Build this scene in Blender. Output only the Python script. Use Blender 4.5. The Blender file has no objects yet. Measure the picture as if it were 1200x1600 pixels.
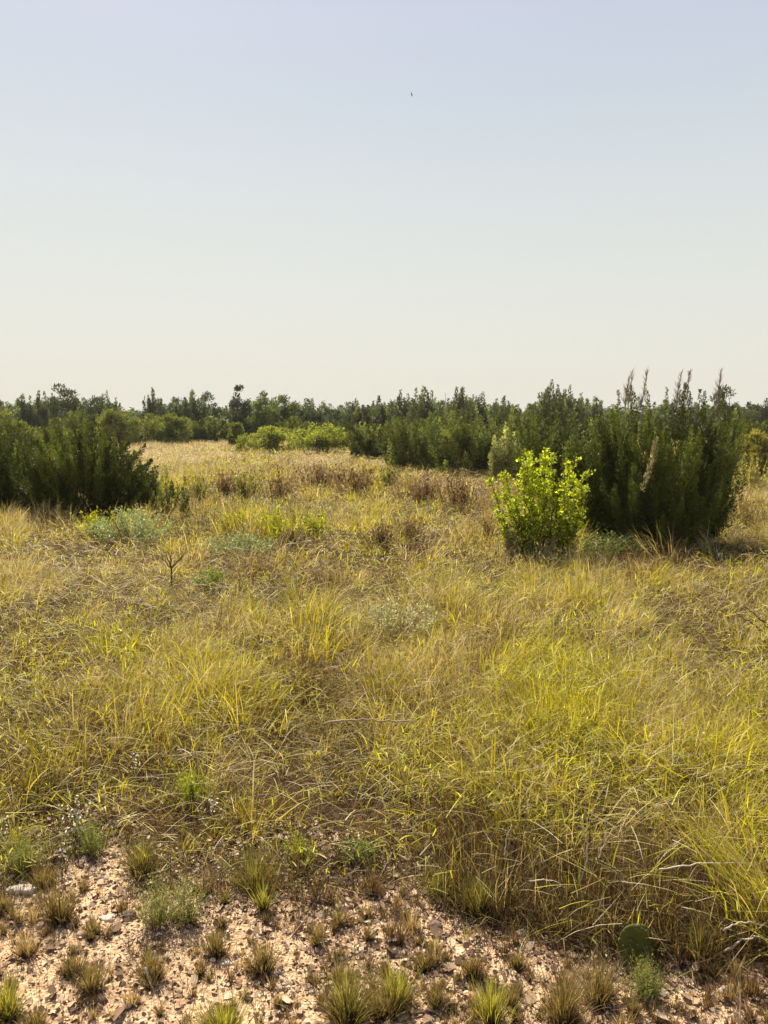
import bpy, math, random
import numpy as np

# ------------------------------------------------------------------ camera, sky, sun, exposure
scene = bpy.context.scene
C = scene.collection
FPX, CX, CY, HOR = 1155.0, 600.0, 800.0, 655.0       # focal length in photo pixels, centre, horizon row
CAMH = 1.9
PITCH = math.atan((CY - HOR) / FPX)
SUN_EL, SUN_AZ = math.radians(52), math.radians(-22)  # azimuth clockwise from +Y (view direction)

cam_d = bpy.data.cameras.new('camera')
cam = bpy.data.objects.new('camera', cam_d); C.objects.link(cam)
cam.location = (0, 0, CAMH)
cam.rotation_euler = (math.radians(90) - PITCH, 0, 0)
cam_d.sensor_fit = 'VERTICAL'; cam_d.sensor_height = 36.0
cam_d.lens = 36.0 * FPX / 1600.0
cam_d.clip_start = 0.05; cam_d.clip_end = 20000
scene.camera = cam

world = bpy.data.worlds.new("World"); scene.world = world
world.use_nodes = True
nt = world.node_tree
for n in list(nt.nodes): nt.nodes.remove(n)
out = nt.nodes.new('ShaderNodeOutputWorld')
sky = nt.nodes.new('ShaderNodeTexSky'); sky.sky_type = 'NISHITA'; sky.sun_disc = False
sky.sun_elevation = SUN_EL; sky.sun_rotation = SUN_AZ
sky.air_density = 1.0; sky.dust_density = 4.0; sky.ozone_density = 1.0
bg1 = nt.nodes.new('ShaderNodeBackground'); bg1.inputs['Strength'].default_value = 0.035
bg2 = nt.nodes.new('ShaderNodeBackground'); bg2.inputs['Strength'].default_value = 0.535
tc = nt.nodes.new('ShaderNodeTexCoord'); sep = nt.nodes.new('ShaderNodeSeparateXYZ')
ramp = nt.nodes.new('ShaderNodeValToRGB')
el = ramp.color_ramp.elements
def lin(c): return tuple(((q / 255 + 0.055) / 1.055) ** 2.4 for q in c) + (1,)
el[0].position = 0.0; el[0].color = lin((238, 233, 218))
el[1].position = 1.0; el[1].color = lin((70, 98, 165))
for p, c in ((0.08, lin((236, 234, 222))), (0.169, lin((230, 232, 224))), (0.28, lin((220, 226, 226))), (0.378, lin((207, 216, 226))), (0.452, lin((203, 210, 226))), (0.54, lin((178, 190, 218))), (0.66, lin((138, 156, 200)))):
    e = el.new(p); e.color = c
addsh = nt.nodes.new('ShaderNodeMixShader'); addsh.inputs[0].default_value = 0.85
nt.links.new(tc.outputs['Generated'], sep.inputs[0]); nt.links.new(sep.outputs['Z'], ramp.inputs[0])
nt.links.new(ramp.outputs[0], bg2.inputs['Color']); nt.links.new(sky.outputs[0], bg1.inputs['Color'])
nt.links.new(bg1.outputs[0], addsh.inputs[1]); nt.links.new(bg2.outputs[0], addsh.inputs[2])
nt.links.new(addsh.outputs[0], out.inputs['Surface'])

sd = bpy.data.lights.new('sun', 'SUN'); sd.energy = 5.0; sd.angle = math.radians(0.5); sd.color = (1.0, 0.92, 0.75)
sun = bpy.data.objects.new('sun', sd); C.objects.link(sun)
# the lamp's -Z points away from the sun
sun.rotation_euler = (math.pi / 2 - SUN_EL, 0, math.pi - SUN_AZ)
sun.location = (-6, 14, 20)

scene.view_settings.view_transform = 'Standard'; scene.view_settings.look = 'None'
scene.view_settings.exposure = 1.0; scene.view_settings.gamma = 1.0
scene.view_settings.use_curve_mapping = False
scene.cycles.max_bounces = 5; scene.cycles.diffuse_bounces = 2; scene.cycles.transmission_bounces = 4
scene.cycles.use_denoising = True

# ------------------------------------------------------------------ numbers and noise
def hashn(ix, iy, s):
    v = np.sin(ix * 127.1 + iy * 311.7 + s * 74.7) * 43758.5453
    return v - np.floor(v)
def vnoise(x, y, s=0):
    ix = np.floor(x); iy = np.floor(y); fx = x - ix; fy = y - iy
    fx = fx * fx * (3 - 2 * fx); fy = fy * fy * (3 - 2 * fy)
    a = hashn(ix, iy, s); b = hashn(ix + 1, iy, s); c = hashn(ix, iy + 1, s); d = hashn(ix + 1, iy + 1, s)
    return (a * (1 - fx) + b * fx) * (1 - fy) + (c * (1 - fx) + d * fx) * fy
def fbm(x, y, s=0, o=3):
    r = 0; a = 0.5; t = 0
    for i in range(o):
        r = r + a * vnoise(x * 2 ** i, y * 2 ** i, s + i * 13); t += a; a *= 0.5
    return r / t
def terrain(x, y):
    x = np.asarray(x, float); y = np.asarray(y, float)
    d = np.hypot(x, y)
    k = np.clip((d - 2) / 20, 0, 1)
    z = (fbm(x * 0.35, y * 0.35, 3, 3) - 0.5) * (0.05 + 0.12 * k)
    z = z + (fbm(x * 3.0, y * 3.0, 9, 2) - 0.5) * 0.035 * np.clip(1.4 - d / 12, 0, 1)
    return z * np.clip(1.6 - d / 90, 0, 1)
cp, sp = math.cos(PITCH), math.sin(PITCH)
def ray(px, py):
    a = (px - CX) / FPX; b = (CY - py) / FPX
    v = np.array([a, cp + b * sp, -sp + b * cp])
    return v / v[1]                                     # per metre of depth along +Y
def G(px, py):
    """pixel of the photograph -> point on the ground"""
    r = ray(px, py); y = 5.0; z = 0.0
    for _ in range(12):
        y = (z - CAMH) / r[2]
        z = float(terrain(r[0] * y, y))
    return np.array([r[0] * y, y, z])
def A(px, py, d):
    """point at depth d seen at a pixel"""
    r = ray(px, py)
    return np.array([r[0] * d, d, CAMH + r[2] * d])
def pxm(px, d): return px / FPX * d

# ------------------------------------------------------------------ materials
def new_mat(name):
    m = bpy.data.materials.new(name); m.use_nodes = True
    t = m.node_tree
    for n in list(t.nodes): t.nodes.remove(n)
    o = t.nodes.new('ShaderNodeOutputMaterial')
    return m, t, o
def leaf_mat(name, trans=0.4, tint=(1.25, 1.25, 0.75), rough=0.6, spec=0.25):
    m, t, o = new_mat(name)
    at = t.nodes.new('ShaderNodeAttribute'); at.attribute_name = 'Col'
    p = t.nodes.new('ShaderNodeBsdfPrincipled'); p.inputs['Roughness'].default_value = rough
    p.inputs['Specular IOR Level'].default_value = spec
    tr = t.nodes.new('ShaderNodeBsdfTranslucent')
    mul = t.nodes.new('ShaderNodeMix'); mul.data_type = 'RGBA'; mul.blend_type = 'MULTIPLY'
    mul.inputs[0].default_value = 1.0; mul.inputs[7].default_value = (*tint, 1)
    mx = t.nodes.new('ShaderNodeMixShader'); mx.inputs[0].default_value = trans
    t.links.new(at.outputs['Color'], p.inputs['Base Color'])
    t.links.new(at.outputs['Color'], mul.inputs[6]); t.links.new(mul.outputs[2], tr.inputs['Color'])
    t.links.new(p.outputs[0], mx.inputs[1]); t.links.new(tr.outputs[0], mx.inputs[2])
    t.links.new(mx.outputs[0], o.inputs['Surface'])
    return m
def noise_mat(name, c1, c2, scale=8, rough=0.85, bump=0.3, detail=6):
    m, t, o = new_mat(name)
    p = t.nodes.new('ShaderNodeBsdfPrincipled'); p.inputs['Roughness'].default_value = rough
    p.inputs['Specular IOR Level'].default_value = 0.2
    tcn = t.nodes.new('ShaderNodeTexCoord')
    n = t.nodes.new('ShaderNodeTexNoise'); n.inputs['Scale'].default_value = scale; n.inputs['Detail'].default_value = detail
    r = t.nodes.new('ShaderNodeValToRGB')
    r.color_ramp.elements[0].position = 0.3; r.color_ramp.elements[0].color = (*c1, 1)
    r.color_ramp.elements[1].position = 0.7; r.color_ramp.elements[1].color = (*c2, 1)
    b = t.nodes.new('ShaderNodeBump'); b.inputs['Strength'].default_value = bump; b.inputs['Distance'].default_value = 0.02
    t.links.new(tcn.outputs['Object'], n.inputs['Vector'])
    t.links.new(n.outputs['Fac'], r.inputs[0]); t.links.new(r.outputs[0], p.inputs['Base Color'])
    t.links.new(n.outputs['Fac'], b.inputs['Height']); t.links.new(b.outputs[0], p.inputs['Normal'])
    t.links.new(p.outputs[0], o.inputs['Surface'])
    return m
M_grass = leaf_mat('grass_blades', 0.48, (1.25, 1.20, 0.68), 0.5, 0.35)
M_leaf = leaf_mat('broad_leaves', 0.5, (1.6, 1.55, 0.6), 0.5, 0.3)
M_needle = leaf_mat('scale_foliage', 0.22, (1.2, 1.3, 0.6), 0.6, 0.25)
M_flake = leaf_mat('dead_leaf', 0.08, (1.0, 1.0, 0.9), 0.75, 0.2)
M_bark = noise_mat('bark', (0.05, 0.035, 0.022), (0.14, 0.10, 0.07), 14)
M_twig = noise_mat('bleached_wood', (0.36, 0.29, 0.21), (0.62, 0.54, 0.42), 20)
M_dust = noise_mat('dusty_wood', (0.26, 0.17, 0.11), (0.46, 0.33, 0.24), 20)
M_deadtip = noise_mat('dead_tip_wood', (0.16, 0.12, 0.08), (0.36, 0.29, 0.21), 20)
M_stem = noise_mat('dark_stem', (0.06, 0.045, 0.02), (0.13, 0.09, 0.04), 20)
M_white = noise_mat('white_stone', (0.46, 0.36, 0.27), (0.70, 0.60, 0.48), 30, bump=0.6)
M_dark = noise_mat('brown_stone', (0.10, 0.065, 0.045), (0.24, 0.16, 0.11), 25, bump=0.6)
M_pad = noise_mat('cactus_skin', (0.055, 0.062, 0.006), (0.10, 0.105, 0.012), 18, 0.55, 0.15)
M_bird = noise_mat('dark_plumage', (0.01, 0.01, 0.012), (0.04, 0.035, 0.03), 20)

# ------------------------------------------------------------------ mesh helpers
class MB:
    """collects vertex blocks and same-sized faces, then makes ONE mesh object"""
    def __init__(s): s.v = []; s.c = []; s.f = {}; s.n = 0
    def add(s, verts, faces, col):
        verts = np.asarray(verts, np.float32).reshape(-1, 3)
        col = np.asarray(col, np.float32)
        if col.ndim == 1: col = np.tile(col[:3], (len(verts), 1))
        s.v.append(verts); s.c.append(col[:, :3])
        for F in (faces if isinstance(faces, list) else [faces]):
            F = np.asarray(F, np.int64); s.f.setdefault(F.shape[1], []).append(F + s.n)
        s.n += len(verts)
    def mesh(s, name):
        me = bpy.data.meshes.new(name)
        V = np.concatenate(s.v); K = np.concatenate(s.c)
        loops = []; starts = []; tot = []; off = 0
        for k, L in s.f.items():
            F = np.concatenate(L); loops.append(F.ravel())
            starts.append(off + np.arange(len(F)) * k); tot.append(np.full(len(F), k)); off += F.size
        loops = np.concatenate(loops).astype(np.int32); starts = np.concatenate(starts).astype(np.int32)
        me.vertices.add(len(V)); me.vertices.foreach_set('co', V.ravel())
        me.loops.add(len(loops)); me.loops.foreach_set('vertex_index', loops)
        me.polygons.add(len(starts)); me.polygons.foreach_set('loop_start', starts)
        try: me.polygons.foreach_set('loop_total', np.concatenate(tot).astype(np.int32))
        except Exception: pass
        at = me.color_attributes.new('Col', 'FLOAT_COLOR', 'POINT')
        K4 = np.ones((len(V), 4), np.float32); K4[:, :3] = np.clip(K, 0, 1)
        at.data.foreach_set('color', K4.ravel())
        me.update(calc_edges=True)
        return me
    def build(s, name, mat, parent=None, smooth=False, loc=None):
        me = s.mesh(name); me.materials.append(mat)
        if smooth: me.polygons.foreach_set('use_smooth', np.ones(len(me.polygons), bool))
        o = bpy.data.objects.new(name, me); C.objects.link(o)
        if parent is not None: o.parent = parent
        if loc is not None: o.location = tuple(float(q) for q in loc)
        return o
def tag(o, label=None, cat=None, group=None, kind=None):
    if label: o['label'] = label
    if cat: o['category'] = cat
    if group: o['group'] = group
    if kind: o['kind'] = kind
    return o
def thing(name, loc, label, cat, group=None, rz=0.0):
    o = bpy.data.objects.new(name, None); C.objects.link(o); o.empty_display_size = 0.2
    o.location = tuple(float(q) for q in loc); o.rotation_euler = (0, 0, rz)
    return tag(o, label, cat, group)
def dup(root, loc, label, rz=0.0, scale=(1, 1, 1), group=None):
    r = root.copy(); C.objects.link(r); r.location = tuple(float(q) for q in loc)
    r.rotation_euler = (0, 0, rz); r.scale = scale; r['label'] = label
    if group: r['group'] = group
    elif 'group' in r: del r['group']
    for ch in list(root.children):
        c = ch.copy(); C.objects.link(c); c.parent = r
        for g in list(ch.children):
            d = g.copy(); C.objects.link(d); d.parent = c
    return r
def unit(v): return v / np.maximum(np.linalg.norm(v, axis=-1, keepdims=True), 1e-9)

def blades(mb, P, phi, th0, bend, L, W, col, tipcol=None, S=3, twist=None, rng=None):
    """curved tapering ribbons. P (n,3); phi azimuth of lean; th0 start elevation; bend total droop"""
    n = len(P)
    if n == 0: return
    rng = rng or np.random.default_rng(1)
    u = np.stack([np.cos(phi), np.sin(phi), np.zeros(n)], 1)
    tw = phi + math.pi / 2 + (rng.normal(0, 0.7, n) if twist is None else twist)
    side = np.stack([np.cos(tw), np.sin(tw), rng.normal(0, 0.2, n)], 1)
    pts = [P.copy()]; p = P.copy()
    for k in range(S):
        th = th0 - bend * ((k + 0.5) / S) ** 1.3
        p = p + (u * np.cos(th)[:, None] + np.array([0, 0, 1.0]) * np.sin(th)[:, None]) * (L / S)[:, None]
        pts.append(p.copy())
    nv = 2 * S + 1
    V = np.zeros((n, nv, 3), np.float32); K = np.zeros((n, nv, 3), np.float32)
    tipcol = col if tipcol is None else tipcol
    for k in range(S):
        w = W * (1.0 - 0.55 * (k / S) ** 1.5)
        V[:, 2 * k] = pts[k] - side * w[:, None] * 0.5; V[:, 2 * k + 1] = pts[k] + side * w[:, None] * 0.5
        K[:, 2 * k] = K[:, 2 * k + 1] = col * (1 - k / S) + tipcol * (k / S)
    V[:, -1] = pts[S]; K[:, -1] = tipcol
    base = (np.arange(n) * nv)[:, None]
    F4 = []
    for k in range(S - 1): F4.append(base + np.array([2 * k, 2 * k + 1, 2 * k + 3, 2 * k + 2]))
    T = base + np.array([2 * S - 2, 2 * S - 1, 2 * S])
    fs = [T] + ([np.concatenate(F4)] if F4 else [])
    mb.add(V.reshape(-1, 3), fs, K.reshape(-1, 3))

def leaves(mb, P, D, N, L, W, col, shape='kite'):
    """flat little leaves from base P along D, normal roughly N"""
    n = len(P); D = unit(D); S_ = unit(np.cross(D, N)); N = np.cross(S_, D)
    L = np.broadcast_to(L, n)[:, None]; W = np.broadcast_to(W, n)[:, None]
    if shape == 'kite':
        V = np.stack([P, P + D * L * 0.45 + S_ * W * 0.5, P + D * L, P + D * L * 0.45 - S_ * W * 0.5], 1); q = 4
    else:
        V = np.stack([P, P + D * L * .25 + S_ * W * .42 + N * L * .05, P + D * L * .65 + S_ * W * .45 + N * L * .05, P + D * L - N * L * .08,
                      P + D * L * .65 - S_ * W * .45 + N * L * .05, P + D * L * .25 - S_ * W * .42 + N * L * .05], 1); q = 6
    F = (np.arange(n) * q)[:, None] + np.arange(q)
    mb.add(V.reshape(-1, 3), F, np.repeat(col, q, axis=0))

def tube(mb, pts, r0, r1, sides=6, col=(0.1, 0.08, 0.05)):
    pts = np.asarray(pts, float); m = len(pts)
    tg = unit(np.gradient(pts, axis=0)); ref = np.array([0.31, 0.83, 0.2]); V = []
    for i in range(m):
        a = unit(np.cross(tg[i], ref)[None])[0]; b = np.cross(tg[i], a)
        r = r0 + (r1 - r0) * i / (m - 1)
        for k in range(sides):
            t = 2 * math.pi * k / sides; V.append(pts[i] + (a * math.cos(t) + b * math.sin(t)) * r)
    F = [[i * sides + k, i * sides + (k + 1) % sides, (i + 1) * sides + (k + 1) % sides, (i + 1) * sides + k] for i in range(m - 1) for k in range(sides)]
    V.append(pts[-1] + tg[-1] * r1); e = len(V) - 1
    T = [[(m - 1) * sides + k, (m - 1) * sides + (k + 1) % sides, e] for k in range(sides)]
    mb.add(V, [np.array(F), np.array(T)], np.array(col))
def wob(rng, a, b, n=6, amp=0.05, sag=0.0):
    a = np.asarray(a, float); b = np.asarray(b, float); t = np.linspace(0, 1, n)[:, None]
    p = a + (b - a) * t; L = np.linalg.norm(b - a)
    w = rng.normal(0, amp * L, (n, 3)); w[0] = 0; w[-1] = 0
    p = p + w * np.sin(np.pi * t) ; p[:, 2] += sag * np.sin(np.pi * t[:, 0]) * L
    return p
def jit(rng, base, n, v=0.18, h=0.06):
    """n colours about a base colour"""
    b = np.array(base, float)[None] * np.exp(rng.normal(0, v, (n, 1))) * np.exp(rng.normal(0, h, (n, 3)))
    return b

# ------------------------------------------------------------------ where the grass stands
EDGE = [(-300, 1395), (0, 1385), (60, 1378), (120, 1365), (165, 1335), (178, 1290), (195, 1340), (230, 1385), (320, 1412), (430, 1396),
        (520, 1412), (590, 1412), (640, 1372), (670, 1385), (720, 1418), (800, 1440), (900, 1460), (980, 1475), (1060, 1490), (1200, 1510), (1500, 1530)]
EG = np.array([G(a, b)[:2] for a, b in EDGE]); EU = EG[:, 0] / EG[:, 1]; ED = EG[:, 1]
def edge_y(x, y): return np.interp(x / np.maximum(y, 0.5), EU, ED)
def cover(x, y):
    """positive inside the meadow (metres past its front edge)"""
    return y - edge_y(x, y) + (fbm(x * 4, y * 4, 21, 3) - 0.5) * 0.55
# what grows where: px, py, green, straw, brown, height, length of stay
ZONES = [(300,700,0,1,.05,.30),(240,695,0,1,.05,.3),(500,715,0,.95,.2,.35),(700,735,.1,.5,.6,.4),(300,760,.45,.45,.6,.4),(450,760,.4,.35,.8,.4),(600,780,.6,.4,.5,.35),(380,800,.8,.3,.5,.35),(250,790,.5,.4,.5,.35),(520,790,.7,.4,.5,.35),(660,820,.5,.5,.5,.35),
 (720,790,.1,.4,.8,.4),(430,820,.8,.2,.3,.4),(560,830,.9,.4,.2,.3),(700,850,.25,.6,.4,.35),(50,850,.3,.7,.1,.3),(150,900,.10,1.5,.2,.3),(40,930,.15,1.4,.2,.3),(300,920,.1,1.2,.35,.27),(60,870,.2,1.2,.1,.3),
 (450,880,.2,.5,.6,.3),(560,910,.3,.5,.4,.3),(700,890,.6,.6,.05,.35),(900,920,.5,.7,.05,.35),(1100,880,.1,.6,.6,.35),(1150,800,.1,.7,.5,.45),(1170,720,.6,.4,.1,.6),
 (1000,950,.5,.6,.15,.35),(1100,960,.3,.8,.1,.35),(50,1000,.6,.4,.1,.35),(250,1020,.75,.4,.05,.35),(450,1000,.6,.4,.15,.35),(650,990,.3,.6,.3,.3),(800,1000,.3,.6,.3,.35),
 (950,1040,.4,.5,.3,.35),(1150,1000,.6,.5,.1,.4),(100,1120,.7,.3,.25,.3),(300,1110,.8,.35,.05,.35),(500,1070,.3,.3,.7,.3),(560,1140,.4,.3,.5,.3),(700,1090,.3,.5,.5,.35),
 (900,1110,2.2,.05,0,.55),(900,1060,1.6,.2,0,.45),(960,1130,1.8,.1,0,.5),(850,1170,1.6,.2,.05,.48),(1050,1150,.2,.7,.35,.4),(1150,1100,.8,.4,.1,.45),(100,1220,.3,.05,1.3,.28),(300,1230,.5,.15,.8,.30),(480,1230,.4,.25,.7,.30),
 (650,1230,.75,.3,.15,.36),(800,1250,.7,.5,.1,.4),(1000,1260,.6,.6,.15,.45),(1150,1260,.7,.4,.3,.5),(100,1320,.35,.03,1.2,.2),(400,1320,.3,.08,1.3,.22),(650,1320,.5,.2,.8,.26),(480,1290,.35,.1,1.1,.26),(20,1180,.4,.1,.9,.28),
 (760,1370,.2,.1,1.1,.28),(900,1345,.5,.25,.9,.40),(930,1420,.04,.08,1.2,.30),(1060,1440,.04,.08,1.2,.32),(1100,1390,.15,.1,1.2,.40),(1250,1400,.6,.4,.4,.5),(560,1385,.3,.1,1.0,.2),(300,1380,.3,.1,.9,.18),(220,1310,.25,.1,1.0,.24),(200,1190,.3,.1,1.0,.26),(1010,890,.1,.3,1.0,.3),(1080,1040,.3,.6,.5,.35)]  # right front entries weighted to dark brown, painting the shaded grass edge
ZA = np.array([[*G(a, b)[:2], g, s, w, h] for a, b, g, s, w, h in ZONES])
def zone(x, y):
    x = np.asarray(x, float); y = np.asarray(y, float)
    wx = x + (fbm(x * 1.3, y * 1.3, 40) - 0.5) * 0.14 * y; wy = y * (1 + (fbm(x * 1.1, y * 0.8, 50) - 0.5) * 0.22)
    u = wx / wy; v = 1.0 / wy; U = ZA[:, 0] / ZA[:, 1]; Vv = 1.0 / ZA[:, 1]
    d2 = (u[:, None] - U) ** 2 + ((v[:, None] - Vv) / 0.6 * 0.6 * 1.9) ** 2
    w = 1.0 / (d2 + 0.0003) ** 2.1
    w /= w.sum(1, keepdims=True)
    return w @ ZA[:, 2:]

# ------------------------------------------------------------------ ground, one sheet to the horizon
def build_ground():
    rad = np.concatenate([[0.0], np.geomspace(0.8, 60, 330), np.geomspace(66, 3000, 36)])
    na = 540; th = np.linspace(0, 2 * math.pi, na, endpoint=False)
    R, T = np.meshgrid(rad[1:], th, indexing='ij')
    X = np.concatenate([[0], (R * np.cos(T)).ravel()]); Y = np.concatenate([[0], (R * np.sin(T)).ravel()])
    Z = terrain(X, Y)
    fine = (fbm(X * 14, Y * 14, 31, 3) - 0.5) * 0.022 * np.clip(1.3 - np.hypot(X, Y) / 7, 0, 1)
    Z = Z + fine
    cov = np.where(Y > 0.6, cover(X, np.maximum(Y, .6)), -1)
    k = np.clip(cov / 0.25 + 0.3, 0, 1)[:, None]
    soil = np.array([0.60, 0.425, 0.26]); thatch = np.array([0.07, 0.038, 0.018]); far = np.array([0.33, 0.25, 0.12])  # thatch colour darkened to deepen the shade between blades
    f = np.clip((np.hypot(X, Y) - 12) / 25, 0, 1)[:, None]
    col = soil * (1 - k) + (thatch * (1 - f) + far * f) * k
    m = len(rad) - 1
    i = np.arange(m - 1)[:, None] * na; j = np.arange(na)[None]; j2 = (j + 1) % na
    Q = np.stack([1 + i + j, 1 + i + na + j, 1 + i + na + j2, 1 + i + j2], -1).reshape(-1, 4)
    T3 = np.stack([np.zeros(na, int), 1 + np.arange(na), 1 + (np.arange(na) + 1) % na], 1)
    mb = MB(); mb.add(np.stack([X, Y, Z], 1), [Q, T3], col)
    mat, t, o = new_mat('soil')
    p = t.nodes.new('ShaderNodeBsdfPrincipled'); p.inputs['Roughness'].default_value = 0.95; p.inputs['Specular IOR Level'].default_value = 0.1
    at = t.nodes.new('ShaderNodeAttribute'); at.attribute_name = 'Col'
    tcn = t.nodes.new('ShaderNodeTexCoord')
    n1 = t.nodes.new('ShaderNodeTexNoise'); n1.inputs['Scale'].default_value = 2.3; n1.inputs['Detail'].default_value = 9; n1.inputs['Roughness'].default_value = 0.7
    n2 = t.nodes.new('ShaderNodeTexVoronoi'); n2.inputs['Scale'].default_value = 90
    n3 = t.nodes.new('ShaderNodeTexNoise'); n3.inputs['Scale'].default_value = 40; n3.inputs['Detail'].default_value = 6
    r = t.nodes.new('ShaderNodeValToRGB'); r.color_ramp.elements[0].position = 0.32; r.color_ramp.elements[0].color = (0.72, 0.68, 0.66, 1)
    r.color_ramp.elements[1].position = 0.62; r.color_ramp.elements[1].color = (1.12, 1.1, 1.08, 1)
    r3 = t.nodes.new('ShaderNodeValToRGB'); r3.color_ramp.elements[0].position = 0.36; r3.color_ramp.elements[0].color = (0.55, 0.48, 0.42, 1)
    r3.color_ramp.elements[1].position = 0.55; r3.color_ramp.elements[1].color = (1.0, 1.0, 1.0, 1)
    m1 = t.nodes.new('ShaderNodeMix'); m1.data_type = 'RGBA'; m1.blend_type = 'MULTIPLY'; m1.inputs[0].default_value = 1
    m2 = t.nodes.new('ShaderNodeMix'); m2.data_type = 'RGBA'; m2.blend_type = 'MULTIPLY'; m2.inputs[0].default_value = 1
    ad = t.nodes.new('ShaderNodeMath'); ad.operation = 'ADD'
    b = t.nodes.new('ShaderNodeBump'); b.inputs['Strength'].default_value = 0.7; b.inputs['Distance'].default_value = 0.010
    for q in (n1, n2, n3): t.links.new(tcn.outputs['Object'], q.inputs['Vector'])
    t.links.new(n1.outputs['Fac'], r.inputs[0]); t.links.new(n3.outputs['Fac'], r3.inputs[0])
    t.links.new(at.outputs['Color'], m1.inputs[6]); t.links.new(r.outputs[0], m1.inputs[7])
    t.links.new(m1.outputs[2], m2.inputs[6]); t.links.new(r3.outputs[0], m2.inputs[7])
    t.links.new(m2.outputs[2], p.inputs['Base Color'])
    t.links.new(n2.outputs['Distance'], ad.inputs[0]); t.links.new(n3.outputs['Fac'], ad.inputs[1])
    t.links.new(ad.outputs[0], b.inputs['Height']); t.links.new(b.outputs[0], p.inputs['Normal'])
    t.links.new(p.outputs[0], o.inputs['Surface'])
    g = mb.build('ground', mat, smooth=True)
    tag(g, kind='structure')
build_ground()

# ------------------------------------------------------------------ the meadow: uncountable grass
GREEN = np.array([0.50, 0.47, 0.026]); GREEN2 = np.array([0.24, 0.215, 0.016]); STRAW = np.array([0.49, 0.38, 0.155]); PALE = np.array([0.66, 0.56, 0.35]); BROWN = np.array([0.115, 0.066, 0.026])
def sample_wedge(rng, y0, y1, dens, slope=0.62, pad=1.3):
    area = slope * (y1 ** 2 - y0 ** 2) + 2 * pad * (y1 - y0)
    n = int(area * dens)
    y = np.sqrt(rng.uniform(y0 ** 2, y1 ** 2, n)); x = rng.uniform(-1, 1, n) * (slope * y + pad)
    return x, y
KEEPOUT = []      # (x, y, r): no tussocks inside the bushes
def blocked(x, y, grow=0.0):
    m = np.zeros(len(x), bool)
    for kx, ky, kr in KEEPOUT: m |= (x - kx) ** 2 + (y - ky) ** 2 < (kr + grow) ** 2
    return m
for _px, _py, _w, _d in ((1030, 868, 112, G(1025, 868)[1] + .9), (845, 880, 50, G(845, 880)[1]), (28, 812, 95, 15.0), (158, 820, 84, 14.2), (950, 872, 60, 9.6), (215, 845, 66, G(215, 845)[1]), (375, 868, 40, G(375, 868)[1])):
    _c = A(_px, _py, _d); KEEPOUT.append((_c[0], _c[1], pxm(_w, _d)))
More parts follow.
